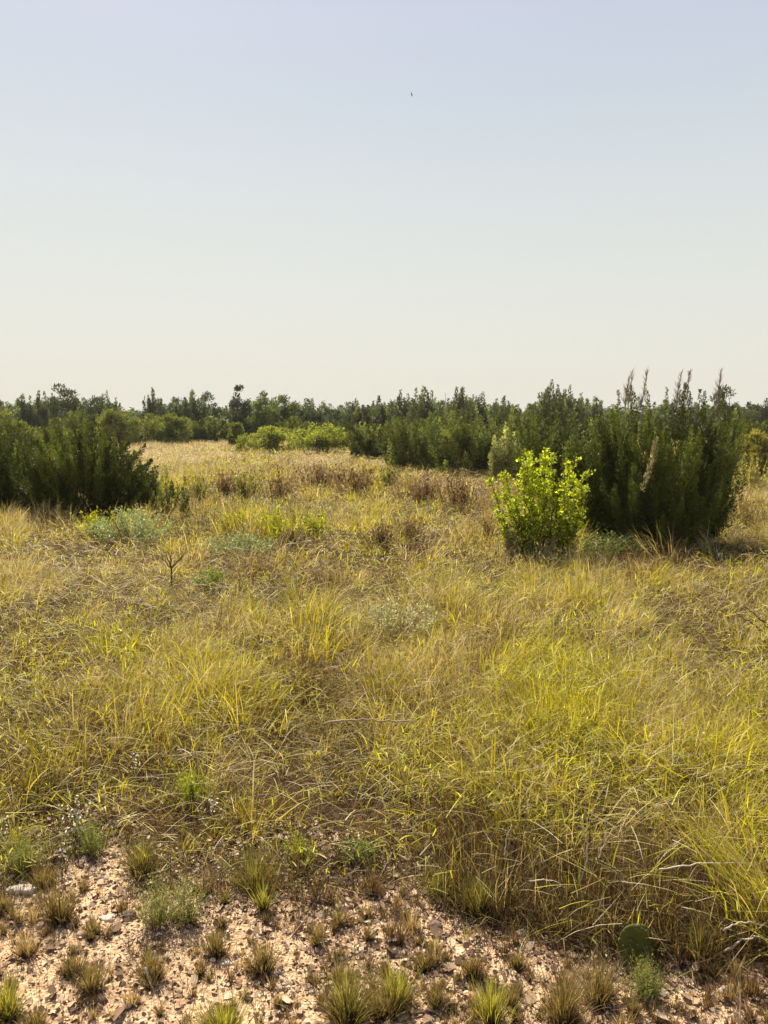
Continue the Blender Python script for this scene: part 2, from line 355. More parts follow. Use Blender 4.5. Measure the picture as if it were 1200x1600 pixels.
def meadow():
    rng = np.random.default_rng(7)
    mg, ms, mw = MB(), MB(), MB()
    #        y0   y1  clumps/m2 blades width  segs  lenscale
    BANDS = [(1.9, 5, 55, 62, .0030, 4, 1.0), (5, 9, 30, 56, .0042, 3, 1.0), (9, 16, 13, 50, .0068, 3, 1.0), (16, 30, 5.2, 36, .012, 2, 1.1), (30, 62, 1.5, 28, .025, 2, 1.3), (62, 120, .42, 14, .05, 1, 1.5)]
    for (y0, y1, dens, nb, w, S, ls) in BANDS:
        x, y = sample_wedge(rng, y0, y1, dens, 0.62 if y0 < 28 else .6)
        cv = cover(x, y); keep = (cv > 0) & ~blocked(x, y)
        x, y, cv = x[keep], y[keep], cv[keep]
        z = zone(x, y); g, s, b, h = z.T
        bn = np.clip((fbm(x * 1.7, y * 1.2, 91, 3) - .42) * 5, 0, 1.6); b = b * (.4 + 1.5 * bn); g = g * (.5 + 1.1 * np.clip((fbm(x * 1.2, y * .9, 95, 2) - .3) * 2.2, 0, 1.3)); tot = g + s + b; r = rng.uniform(0, 1, len(x)) * tot
        kind = np.where(r < g, 0, np.where(r < g + s, 1, 2))
        gap = fbm(x * 2.6 * (5 / np.maximum(y, 5)) ** .5, y * 2.6 * (5 / np.maximum(y, 5)) ** .5, 177, 2); size = np.exp(rng.normal(0, .35, len(x))) * np.clip(.42 + (fbm(x * 1.9 * (6 / np.maximum(y, 6)) ** .4, y * 1.5 * (6 / np.maximum(y, 6)) ** .4, 77, 2) - .32) * 2.6, .38, 1.5) * (.45 + 1.1 * np.clip((gap - .28) * 3, 0, 1))
        size *= np.clip(0.7 + cv * 0.6, 0.7, 1.0)
        cnt = np.maximum(6, (nb * np.clip(size, .5, 1.8)).astype(int))
        idx = np.repeat(np.arange(len(x)), cnt); n = len(idx)
        k = kind[idx]; sz = size[idx]; hh = h[idx]
        cr = (0.035 + 0.03 * np.sqrt(y[idx] / 5)) * sz * np.where(k == 2, 1.6, 1.0) * (1.6 if y0 > 12 else 1)
        a = rng.uniform(0, 2 * math.pi, n); rr = np.abs(rng.normal(0, 1, n))
        px = x[idx] + np.cos(a) * cr * rr; py = y[idx] + np.sin(a) * cr * rr
        P = np.stack([px, py, terrain(px, py) - .01], 1)
        # lean: away from the tussock's middle, with the wind
        wd = 0.35 + 9.0 * (fbm(x * .9, y * .9, 5, 2) - .5) + rng.normal(0, .8, len(x))
        lx = np.cos(a) * .9 * rr + np.cos(wd)[idx] * .45; ly = np.sin(a) * .9 * rr + np.sin(wd)[idx] * .3
        phi = np.arctan2(ly, lx) + rng.normal(0, .6, n)
        th0 = np.radians(np.clip(rng.normal(68, np.where(k == 0, 22, 17), n) - 16 * rr * .6, 5, 95))
        bend = np.radians(np.clip(rng.normal(55, 32, n), 0, 125)) * np.where(k == 2, .45, np.where(k == 1, 1.15, .9))
        L = np.where(y0 < 9, .60, .68) * hh * sz * ls * rng.uniform(.55, 1.35, n) * np.where(k == 1, 1.12, np.where(k == 2, .85, .62 + .5 * (rng.uniform(0, 1, n) < .25)))
        L = np.clip(L, .04, .42 if y0 < 9 else .6)
        W = w * np.exp(rng.normal(0, .3, n)) * np.where(k == 0, 2.0, np.where(k == 1, .9, .7))
        gm = rng.uniform(0, 1, len(x))[idx][:, None]
        cg = (GREEN * gm + GREEN2 * (1 - gm)) * np.exp(rng.normal(0, .15, (n, 1)))
        sm = (rng.uniform(0, 1, len(x))[idx] * .6 + rng.uniform(0, .4, n))[:, None]
        cs = (STRAW * (1 - sm * .5) + PALE * sm * .5) * np.exp(rng.normal(0, .2, (n, 1)))
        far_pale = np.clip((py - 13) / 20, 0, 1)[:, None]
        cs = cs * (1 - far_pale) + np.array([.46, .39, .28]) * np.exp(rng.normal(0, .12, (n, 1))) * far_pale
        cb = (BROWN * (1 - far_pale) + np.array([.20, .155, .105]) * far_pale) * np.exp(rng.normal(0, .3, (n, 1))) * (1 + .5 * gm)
        # some dry blades in every green tuft and the reverse
        flip = rng.uniform(0, 1, n)
        kk = np.where((k == 0) & (flip < .22), 1, np.where((k == 1) & (flip < .10), 0, k))
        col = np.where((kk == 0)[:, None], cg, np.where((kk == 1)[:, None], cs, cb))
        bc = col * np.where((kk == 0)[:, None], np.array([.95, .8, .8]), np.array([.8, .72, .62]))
        for t_, mb in ((0, mg), (1, ms), (2, mw)):
            q = kk == t_
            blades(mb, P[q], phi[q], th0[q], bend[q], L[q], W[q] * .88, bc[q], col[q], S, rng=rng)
        # undergrowth: short dry stubble and thatch, colours darkened as shade between tussocks
        x, y = sample_wedge(rng, y0, y1, dens * nb * .55, .62)
        q = cover(x, y) > -0.05; x, y = x[q], y[q]; n = len(x)
        P = np.stack([x, y, terrain(x, y) - .005], 1)
        zz = zone(x, y); pick = rng.uniform(0, 1, n)
        gq = pick < .08 + .30 * zz[:, 0]
        col = np.where(gq[:, None], GREEN2 * .75, np.where((pick > .82)[:, None], STRAW * .7, BROWN * .75 + np.array([.05, .05, .04]) * np.clip((y - 13) / 25, 0, 1)[:, None])) * np.exp(rng.normal(0, .3, (n, 1)))
        L = zz[:, 3] * rng.uniform(.2, .75, n); Wd = w * .8 * np.exp(rng.normal(0, .3, n))
        phi = rng.uniform(0, 2 * math.pi, n) ; th0 = np.radians(rng.uniform(15, 85, n)); bend = np.radians(rng.uniform(0, 60, n))
        for cond, mb in ((gq, mg), (~gq, mw)):
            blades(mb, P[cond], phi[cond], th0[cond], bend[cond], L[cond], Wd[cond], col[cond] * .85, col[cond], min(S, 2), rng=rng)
        # lodged, broken straw lying over the tops in every direction
        x, y = sample_wedge(rng, y0, y1, dens * nb * .34, .62)
        zz = zone(x, y); q = (cover(x, y) > .02) & ~blocked(x, y) & (rng.uniform(0, 1, len(x)) < .12 + .75 * zz[:, 1] + .15 * zz[:, 2]); x, y, zz = x[q], y[q], zz[q]; n = len(x)
        P = np.stack([x, y, terrain(x, y) + zz[:, 3] * rng.uniform(.08, .62, n)], 1)
        phi = np.where(rng.uniform(0, 1, n) < .7, rng.normal(.1, .5, n) + (rng.uniform(0, 1, n) < .45) * math.pi, rng.uniform(0, 6.28, n))
        pick = rng.uniform(0, 1, (n, 1))
        col = np.where(pick < .45, STRAW, np.where(pick < .62, PALE, np.where(pick < .86, BROWN * 1.2, GREEN))) * np.exp(rng.normal(0, .28, (n, 1)))
        blades(ms, P, phi, np.radians(rng.normal(8, 22, n)), np.radians(rng.uniform(-10, 60, n)), zz[:, 3] * ls * rng.uniform(.25, .9, n), w * .95 * rng.uniform(.5, 1.5, n), col, col, max(2, S - 1) if S > 1 else 1, rng=rng)
        # leafy bits: short broad blades held out through the green patches
        x, y = sample_wedge(rng, y0, y1, dens * nb * .8, .62)
        zz = zone(x, y); q = (cover(x, y) > .02) & ~blocked(x, y) & (rng.uniform(0, 1, len(x)) < (.12 + .8 * zz[:, 0]) * np.clip((fbm(x * 3, y * 3, 55, 2) - .30) * 3, .05, 1)); x, y, zz = x[q], y[q], zz[q]; n = len(x)
        P = np.stack([x, y, terrain(x, y) + zz[:, 3] * rng.uniform(.05, .62, n)], 1)
        col = np.where(rng.uniform(0, 1, (n, 1)) < .6, GREEN * 1.0, GREEN2 * 1.1) * np.exp(rng.normal(0, .2, (n, 1)))
        blades(mg, P, rng.uniform(0, 6.28, n), np.radians(rng.normal(38, 28, n)), np.radians(rng.uniform(0, 80, n)), zz[:, 3] * ls * rng.uniform(.12, .38, n), w * 1.5 * rng.uniform(.4, 1.5, n), col, col, 2 if S > 1 else 1, rng=rng)
    # dense dark stems painting the shade under the meadow's overhanging front
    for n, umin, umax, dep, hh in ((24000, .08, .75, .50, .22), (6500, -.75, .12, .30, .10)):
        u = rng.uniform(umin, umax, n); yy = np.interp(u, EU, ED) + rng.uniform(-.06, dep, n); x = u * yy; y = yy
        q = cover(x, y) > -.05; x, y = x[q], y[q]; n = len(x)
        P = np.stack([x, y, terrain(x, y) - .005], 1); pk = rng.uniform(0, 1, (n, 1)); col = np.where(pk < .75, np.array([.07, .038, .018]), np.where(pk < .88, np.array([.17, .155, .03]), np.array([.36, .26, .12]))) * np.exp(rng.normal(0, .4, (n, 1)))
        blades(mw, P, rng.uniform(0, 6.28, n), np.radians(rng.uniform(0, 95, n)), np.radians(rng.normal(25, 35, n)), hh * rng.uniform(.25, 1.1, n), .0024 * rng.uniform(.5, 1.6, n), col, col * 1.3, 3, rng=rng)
    # long pale arching stalks with seed heads
    mst = MB()
    for (y0, y1, dens, w) in ((2.6, 7, 20, .0036), (7, 14, 9, .0058), (14, 30, 3.0, .011)):
        x, y = sample_wedge(rng, y0, y1, dens); q = (cover(x, y) > .15) & ~blocked(x, y, .25); x, y = x[q], y[q]
        zz = zone(x, y); q = rng.uniform(0, 1, len(x)) < zz[:, 1] + .12; x, y, zz = x[q], y[q], zz[q]; n = len(x)
        P = np.stack([x, y, terrain(x, y)], 1)
        phi = np.where(rng.uniform(0, 1, n) < .65, rng.normal(.25, .6, n), rng.normal(2.9, .6, n))
        col = PALE * np.exp(rng.normal(0, .15, (n, 1)))
        th0 = np.radians(rng.uniform(45, 88, n)); bend = np.radians(rng.uniform(20, 105, n)); L = np.clip(zz[:, 3] * rng.uniform(.6, 1.3, n), .12, .55)
        W = w * rng.uniform(.7, 1.3, n)
        blades(mst, P, phi, th0, bend, L, W, col * .9, col, 6, rng=rng)
    tag(mg.build('green_grass', M_grass), 'yellow green living grass of the meadow', 'grass', kind='stuff')
    tag(ms.build('dry_grass', M_grass), 'bent straw coloured dry grass of the meadow', 'grass', kind='stuff')
    tag(mw.build('brown_weeds_shade', M_grass), 'short brown weeds and thatch low between the grass, darkened as painted shade', 'weeds', kind='stuff')
    tag(mst.build('seed_stalks', M_grass), 'long pale arching seed stalks standing over the meadow grass', 'grass stalks', kind='stuff')
meadow()

def litter():
    """dead leaves and chips of stone on the bare soil"""
    rng = np.random.default_rng(11); mb = MB(); pb = MB()
    n = 120000
    y = np.sqrt(rng.uniform(1.2 ** 2, 4.6 ** 2, n)); x = rng.uniform(-1, 1, n) * (.62 * y + .9)
    u = x / y
    dn = np.clip(.30 + 1.2 * (fbm(x * 2.2, y * 2.2, 61, 3) - .45) + .75 * np.exp(-((u - .05) / .35) ** 2) * np.clip((y - 2.0) / .6, 0, 1) + .25 * (u > .0), .05, 1)
    q = (rng.uniform(0, 1, n) < dn) & (cover(x, y) < .5); x, y = x[q], y[q]; n = len(x)
    z = terrain(x, y) + (fbm(x * 14, y * 14, 31, 3) - 0.5) * 0.022 + rng.uniform(.0, .012, n)
    P = np.stack([x, y, z], 1); a = rng.uniform(0, 2 * math.pi, n)
    D = np.stack([np.cos(a), np.sin(a), rng.normal(.1, .3, n)], 1); N = np.stack([rng.normal(0, .45, n), rng.normal(0, .45, n), np.ones(n)], 1)
    pal = np.array([[.50, .36, .23], [.58, .45, .32], [.40, .275, .165], [.11, .065, .04], [.21, .13, .08]])
    col = pal[np.where(rng.uniform(0, 1, n) < .25 * (x / y > 0), rng.integers(3, 5, n), rng.choice(5, n, p=[.22, .12, .20, .22, .24]))] * np.exp(rng.normal(0, .15, (n, 1)))
    L = np.exp(rng.normal(math.log(.0125), .5, n))
    leaves(mb, P, D, N, L, L * rng.uniform(.5, .9, n), col, 'oval')
    tag(mb.build('leaf_litter', M_flake), 'pale pinkish dead leaves and flakes strewn on the bare soil', 'leaf litter', kind='stuff')
    # pebbles: little squashed octahedra
    n = 5200
    y = np.sqrt(rng.uniform(1.2 ** 2, 4.6 ** 2, n)); x = rng.uniform(-1, 1, n) * (.62 * y + .9)
    q = cover(x, y) < .3; x, y = x[q], y[q]; n = len(x)
    z = terrain(x, y) + (fbm(x * 14, y * 14, 31, 3) - 0.5) * 0.022 + .001
    s = np.exp(rng.normal(math.log(.006), .5, n)); a = rng.uniform(0, 6.28, n)
    B = np.array([[1, 0, 0], [.3, .9, .1], [-.8, .6, 0], [-.9, -.5, .1], [.2, -1, 0], [.4, .1, .7], [-.4, -.1, .62], [0, 0, -.5]])
    B = B[None] + rng.normal(0, .14, (n, 8, 3)); ca, sa = np.cos(a)[:, None], np.sin(a)[:, None]
    V = np.stack([B[..., 0] * ca - B[..., 1] * sa, B[..., 0] * sa + B[..., 1] * ca, B[..., 2]], -1) * s[:, None, None] + np.stack([x, y, z], 1)[:, None]
    F = np.array([[0, 1, 5], [1, 2, 5], [2, 6, 5], [2, 3, 6], [3, 4, 6], [4, 5, 6], [4, 0, 5], [1, 0, 7], [2, 1, 7], [3, 2, 7], [4, 3, 7], [0, 4, 7]])
    F = ((np.arange(n) * 8)[:, None, None] + F[None]).reshape(-1, 3)
    pal = np.array([[.46, .32, .22], [.24, .15, .10], [.50, .38, .29], [.14, .085, .055]])
    col = np.repeat(pal[rng.choice(4, n, p=[.4, .25, .15, .2])], 8, axis=0)
    pb.add(V.reshape(-1, 3), F, col)
    tag(pb.build('gravel', M_flake), 'small tan and brown gravel scattered over the bare soil', 'gravel', kind='stuff')
litter()
def stubble():
    """dead stems, twigs and stubble: thick at the foot of the grass, thinner out on the soil"""
    rng = np.random.default_rng(23); mb = MB(); n = 95000
    y = np.sqrt(rng.uniform(1.2 ** 2, 4.9 ** 2, n)); x = rng.uniform(-1, 1, n) * (.62 * y + .9); cv = cover(x, y)
    cl = np.clip((fbm(x * 3.2, y * 3.2, 301, 3) - .44) * 6, 0, 1); u = x / y
    pr = np.clip(np.exp(-np.clip(-cv, 0, 9) / .14) * .9 + cl * (.34 + .4 * (u > -.05) + .3 * (u > .2)) + .05 + .32 * (u > -.05), 0, 1) * (cv < .35)
    q = rng.uniform(0, 1, n) < pr; x, y = x[q], y[q]; n = len(x)
    P = np.stack([x, y, terrain(x, y) + (fbm(x * 14, y * 14, 31, 3) - 0.5) * 0.022], 1); pick = rng.uniform(0, 1, n)
    col = np.where((pick < .55)[:, None], np.array([.115, .066, .038]), np.where((pick < .78)[:, None], np.array([.28, .19, .10]), np.where((pick < .9)[:, None], np.array([.20, .19, .045]), np.array([.48, .36, .22])))) * np.exp(rng.normal(0, .25, (n, 1)))
    L = np.exp(rng.normal(math.log(.045), .5, n)).clip(.01, .16); low = rng.uniform(0, 1, n) < .45
    blades(mb, P, rng.uniform(0, 6.28, n), np.radians(np.where(low, rng.uniform(-2, 20, n), rng.uniform(40, 95, n))), np.radians(rng.normal(5, 25, n)), L, np.full(n, .0019) * rng.uniform(.5, 1.5, n), col, col, 3, rng=rng)
    tag(mb.build('dry_stubble', M_flake), 'dark dead stubble and twiglets at the foot of the grass and on the soil', 'stubble', kind='stuff')
stubble()

# ------------------------------------------------------------------ plants: builders
def plumes(mb, rng, B, T, rad, ns, L, W, col, t0=.12, bow=.12, tipc=1.0):
    """upright feathery juniper sprays: B base points, T tips"""
    m = len(B); ax = T - B; ln = np.linalg.norm(ax, axis=1, keepdims=True)
    outw = ax * np.array([1, 1, 0]); mid = (B + T) / 2 + unit(outw) * bow * ln - np.array([0, 0, .03]) * ln
    idx = np.repeat(np.arange(m), ns); n = len(idx)
    t = (t0 + (1 - t0) * rng.uniform(0, 1, n) ** .85)[:, None]
    b, c, d = B[idx], mid[idx], T[idx]
    p = b * (1 - t) ** 2 + 2 * c * t * (1 - t) + d * t ** 2
    tg = unit(2 * (1 - t) * (c - b) + 2 * t * (d - c))
    rv = rng.normal(0, 1, (n, 3)); rv = unit(rv - (rv * tg).sum(1, keepdims=True) * tg)
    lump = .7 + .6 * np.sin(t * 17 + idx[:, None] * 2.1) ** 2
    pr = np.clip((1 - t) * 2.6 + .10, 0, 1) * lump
    R = (rad if np.ndim(rad) == 0 else rad[idx][:, None])
    P = p + rv * pr * R * rng.uniform(.05, .55, (n, 1))
    D = unit(tg * .9 + rv * .65 + rng.normal(0, .22, (n, 3)))
    N = unit(rv + rng.normal(0, .6, (n, 3)))
    pc = np.exp(rng.normal(0, .42, m))[idx][:, None]; yl = rng.uniform(0, 1, m)[idx][:, None]
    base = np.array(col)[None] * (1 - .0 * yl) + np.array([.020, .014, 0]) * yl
    K = base * pc * np.exp(rng.normal(0, .22, (n, 1))) * (.62 + .85 * t)  # tips paler as new growth, bases darkened to paint the crown's inner shade
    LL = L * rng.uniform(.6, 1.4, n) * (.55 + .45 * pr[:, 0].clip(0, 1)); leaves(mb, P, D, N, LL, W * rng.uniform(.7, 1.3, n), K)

def juniper(name, rng, R, H, n_top, n_side, ns, L, W, col, rad=.10, fan=.62, depth=1.0, spiky=.25, flare=.45, nstem=9, dead=0, label='', cat='tree', loc=(0, 0, 0), group=None, wide=.3):
    root = thing(name, loc, label, cat, group)
    a = rng.uniform(0, 2 * math.pi, n_top); r = np.sqrt(rng.uniform(0, 1, n_top))
    lob = .88 + .16 * np.sin(a * 2 + H * 9) * r + .09 * np.sin(a * 5 + R * 7 + r * 4)
    T = np.stack([R * r * np.cos(a), R * depth * r * np.sin(a), H * lob * (1 - flare * r ** 2.4) * (1 + rng.uniform(-spiky, .12, n_top))], 1)
    T[:, 0] += rng.normal(0, .06 * R, n_top); T[0] = (0, 0, H)
    ln = rng.uniform(.4, .75, n_top) * H
    B = T * np.array([1, 1, 0]) * rng.uniform(fan - .2, fan + .18, (n_top, 1)); B[:, 2] = np.maximum(T[:, 2] - ln, .03)
    a = rng.uniform(0, 2 * math.pi, n_side); zt = rng.uniform(.12, .8, n_side)
    rr = rng.uniform(.78, 1.03, n_side) * (0.86 + .16 * np.sin(a * 3 + 1))
    T2 = np.stack([R * rr * np.cos(a), R * depth * rr * np.sin(a), H * zt], 1)
    B2 = T2 * np.array([1, 1, 0]) * rng.uniform(fan - .15, fan + .14, (n_side, 1)); B2[:, 2] = np.maximum(T2[:, 2] - rng.uniform(.25, .5, n_side) * H, .02)
    mb = MB(); BB = np.concatenate([B, B2]); TT = np.concatenate([T, T2])
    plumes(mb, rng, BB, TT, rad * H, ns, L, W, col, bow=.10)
    wb = MB()
    for i in range(nstem):
        j = rng.integers(0, n_top)
        s = np.array([rng.normal(0, .06 * R), rng.normal(0, .06 * R), -.05]); e = T[j] * np.array([.9, .9, .88])
        p = wob(rng, s, e, 7, .03); p[1:-1, :2] *= .9
        tube(wb, p, .022 * H / 1.5 * (1 if nstem < 6 else .6), .006, 6)
    wb.build('trunk', M_bark, root, True)
    mb.build('crown', M_needle, root)
    return root, T

M_leafb = leaf_mat('shrub_leaves', 0.35, (1.3, 1.3, 0.6), 0.55, 0.3)
def clumptree(name, rng, R, H, ncl, nl, L, W, col, label='', cat='shrub', loc=(0, 0, 0), group=None, base=.12, trunk_r=.05, mat=None, up=.3, depth=1.0, openness=.16, shape='kite'):
    root = thing(name, loc, label, cat, group)
    nl_ = max(5, int(5 + 4 * R / max(H, .1))); la = rng.uniform(0, 6.28, nl_); lr = np.sqrt(rng.uniform(0, 1, nl_)) * .68 * R
    lx, ly = lr * np.cos(la), lr * np.sin(la) * depth; lR = R * rng.uniform(.28, .52, nl_); lH = H * (1 - .38 * (lr / R) ** 1.5) * rng.uniform(.68, 1.0, nl_); lH[0] = H; lx[0] *= .4
    li = rng.integers(0, nl_, ncl); th = rng.uniform(0, 2 * math.pi, ncl); cz = rng.uniform(0, 1, ncl) ** .85
    rr = np.sqrt(rng.uniform(.15, 1, ncl)) * np.sqrt(np.clip(1 - np.clip(cz - .45, 0, 1) ** 2 / .34, .05, 1))
    Cc = np.stack([lx[li] + lR[li] * rr * np.cos(th), ly[li] + lR[li] * rr * np.sin(th) * depth, lH[li] * (base + (1 - base) * cz * .95)], 1)
    sz = openness * (R + H) * .5 * rng.uniform(.6, 1.35, ncl)
    idx = np.repeat(np.arange(ncl), nl); n = len(idx)
    v = unit(rng.normal(0, 1, (n, 3))) * rng.uniform(.25, 1.05, (n, 1)) ** .6 * np.array([1.2, 1.2, .85])
    P = Cc[idx] + v * sz[idx][:, None]; P[:, 2] = np.maximum(P[:, 2], .02)
    D = unit(v * .6 + rng.normal(0, .5, (n, 3)) + np.array([0, 0, up])); N = unit(rng.normal(0, .7, (n, 3)) + np.array([0, 0, .7]))
    K = np.array(col)[None] * np.exp(rng.normal(0, .16, ncl))[idx][:, None] * np.exp(rng.normal(0, .2, (n, 1))) * np.exp(rng.normal(0, .05, (n, 3)))
    mb = MB(); leaves(mb, P, D, N, L * rng.uniform(.6, 1.3, n), W * rng.uniform(.7, 1.3, n), K, shape)
    wb = MB()
    tube(wb, wob(rng, (0, 0, -.1), (rng.normal(0, .05 * R), 0, H * .55), 6, .03), trunk_r, trunk_r * .4, 7)
    for j in rng.choice(ncl, min(ncl, 16), replace=False):
        s = np.array([0, 0, Cc[j, 2] * rng.uniform(.15, .5)]); tube(wb, wob(rng, s, Cc[j], 5, .06), trunk_r * .45, trunk_r * .12, 5)
    wb.build('trunk', M_bark, root, True); mb.build('crown', mat or M_leafb, root)
    return root

# ------------------------------------------------------------------ big plants near by
JUN = (0.066, 0.080, 0.014)
def big_right_juniper():
    rng = np.random.default_rng(101)
    b = G(1025, 868); d = b[1] + .9  # crown centre stands behind its front foot
    c = A(1030, 868, d); c[2] = float(terrain(c[0], c[1]))
    top = A(1050, 606, d)[2] - c[2]; R = pxm(122, d)
    root, T = juniper('juniper_bush', rng, R, top, 130, 170, 470, .050, .015, JUN, rad=.056, depth=.85, spiky=.34, flare=.34, fan=.55, nstem=14,
        label='tall dark green juniper with bleached dead tips, behind the yellow green shrub', cat='juniper', loc=c)
    # six dead, twiggy leaders above the crown
    for (px, top_py, lean) in ((972, 592, 3), (990, 577, 4), (1012, 574, 9), (1058, 580, 8), (1080, 576, 10), (1110, 582, 4)):
        m = MB(); e = A(px + lean, top_py, d) - c; s = A(px - 3, 640, d) - c; yy = rng.uniform(-.3, .3); e[1] = yy; s[1] = yy
        p = wob(rng, s, e, 9, .02); tube(m, p, .010, .002, 5)
        g = MB(); s2 = s * np.array([1, 1, .62]); plumes(g, rng, np.array([s2, s2 + [.05, .03, 0]]), np.array([s + (e - s) * .62, s + (e - s) * .45 + [.06, 0, 0]]), .055, 330, .045, .013, JUN, t0=.05)
        go = g.build('live_spray', M_needle, root)
        for k in range(70):
            t = rng.uniform(.1, 1); q = s + (e - s) * t; a = rng.uniform(0, 6.28); l = rng.uniform(.05, .15) * (1.15 - t * .7)
            v = np.array([math.cos(a) * .6, math.sin(a) * .6, 1.0]); tube(m, wob(rng, q, q + v * l, 3, .05), .0045, .0015, 3)
        m.build('dead_tip', M_deadtip, root)
    # a strand of dead foliage down the front
    m = MB(); s = A(1000, 770, d - R * .85) - c; e = A(1022, 690, d - R * .75) - c
    plumes(m, rng, np.array([s, s + [.05, 0, .1]]), np.array([e, e + [.04, 0, .06]]), .05, 260, .05, .012, (.30, .25, .14), t0=.0)
    o = m.build('dead_spray', M_needle, root); o['label'] = 'pale dead spray hanging down the front'
    return c, R
RJ, RJR = big_right_juniper()

def yellow_shrub():
    rng = np.random.default_rng(55)
    b = G(845, 880); d = b[1]
    root = thing('leafy_shrub', b, 'bright yellow green leafy shrub in front of the tall dark juniper', 'shrub')
    mb = MB(); 
    tips = [(771, 745), (783, 762), (792, 728), (812, 712), (828, 690), (838, 700), (816, 706), (868, 704), (852, 708), (862, 692), (880, 716), (896, 712), (908, 720), (905, 760), (910, 790), (875, 740), (845, 735), (822, 750), (800, 770), (890, 800), (775, 790)]
    P_, D_, K_ = [], [], []
    for i, (px, py) in enumerate(tips):
        yo = rng.uniform(-.4, .4); e = A(px, py + 8, d) - b; e[1] = yo
        s = np.array([(px - 845) / FPX * d * .35 + rng.normal(0, .04), yo * .4, -.03])
        path = wob(rng, s, e, 9, .025); wb = MB(); tube(wb, path, .012, .003, 5)
        H = e[2]
        for k in range(int(rng.integers(36, 54))):
            t = rng.uniform(.12, 1.0); j = t * 8; q = path[int(min(j, 7))] * (1 - (j - int(min(j, 7)))) + path[int(min(j, 7)) + 1] * (j - int(min(j, 7)))
            a = rng.uniform(0, 6.28); l = rng.uniform(.07, .22) * (1.25 - t * .85)
            v = np.array([math.cos(a), math.sin(a), rng.uniform(.2, 1.0)]); v /= np.linalg.norm(v); tw = wob(rng, q, q + v * l, 4, .05)
            tube(wb, tw, .0035, .0015, 3)
            nl = int(rng.integers(12, 22))
            tt = rng.uniform(.1, 1.08, nl)[:, None]; pp = q + v * l * tt + rng.normal(0, .018, (nl, 3))
            dd = v * .4 + rng.normal(0, .7, (nl, 3)) + np.array([0, 0, .15])
            P_.append(pp); D_.append(dd)
        wb.build('stem', M_stem, root, True)
    P = np.concatenate(P_); D = np.concatenate(D_); n = len(P)
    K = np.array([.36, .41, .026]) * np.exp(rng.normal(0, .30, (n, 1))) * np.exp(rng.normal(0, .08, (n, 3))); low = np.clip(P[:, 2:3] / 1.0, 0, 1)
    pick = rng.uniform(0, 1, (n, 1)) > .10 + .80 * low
    K = np.where(pick, np.array([.20, .22, .025]) * np.exp(rng.normal(0, .2, (n, 1))), K)  # lower leaves mostly darker: shade low in the bush put into their colour
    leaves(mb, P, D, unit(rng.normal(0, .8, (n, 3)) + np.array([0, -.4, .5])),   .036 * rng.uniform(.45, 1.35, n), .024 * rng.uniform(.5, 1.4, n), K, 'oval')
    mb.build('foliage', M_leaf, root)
yellow_shrub()

def left_bushes():
    spec = [(2, 812, 98, 655, 15.0, 'broad dark green bush cut off by the left edge of the picture', 201),
            (140, 820, 108, 655, 14.2, 'dark green bush behind the pale low silvery clump at left', 202)]
    for px, py, w, top, d, lab, sd_ in spec:
        rng = np.random.default_rng(sd_)
        c = A(px, py, d); c[2] = float(terrain(c[0], c[1])); H = A(px, top, d)[2] - c[2]; R = pxm(w, d)
        juniper('juniper_bush', rng, R, H, 120, 150, 340, .060, .018, (.058, .070, .013), rad=.070, depth=.9, spiky=.22, flare=.42, fan=.45, nstem=11, label=lab, cat='bush', loc=c)
    rng = np.random.default_rng(210)
    c = G(262, 812); H = A(262, 728, c[1])[2] - c[2]
    juniper('young_juniper', rng, pxm(34, c[1]), H, 12, 14, 150, .06, .016, (.11, .12, .03), rad=.07, spiky=.35, flare=.3, nstem=5, label='small dark upright young juniper at the right foot of the left bushes', cat='juniper', loc=c)
left_bushes()

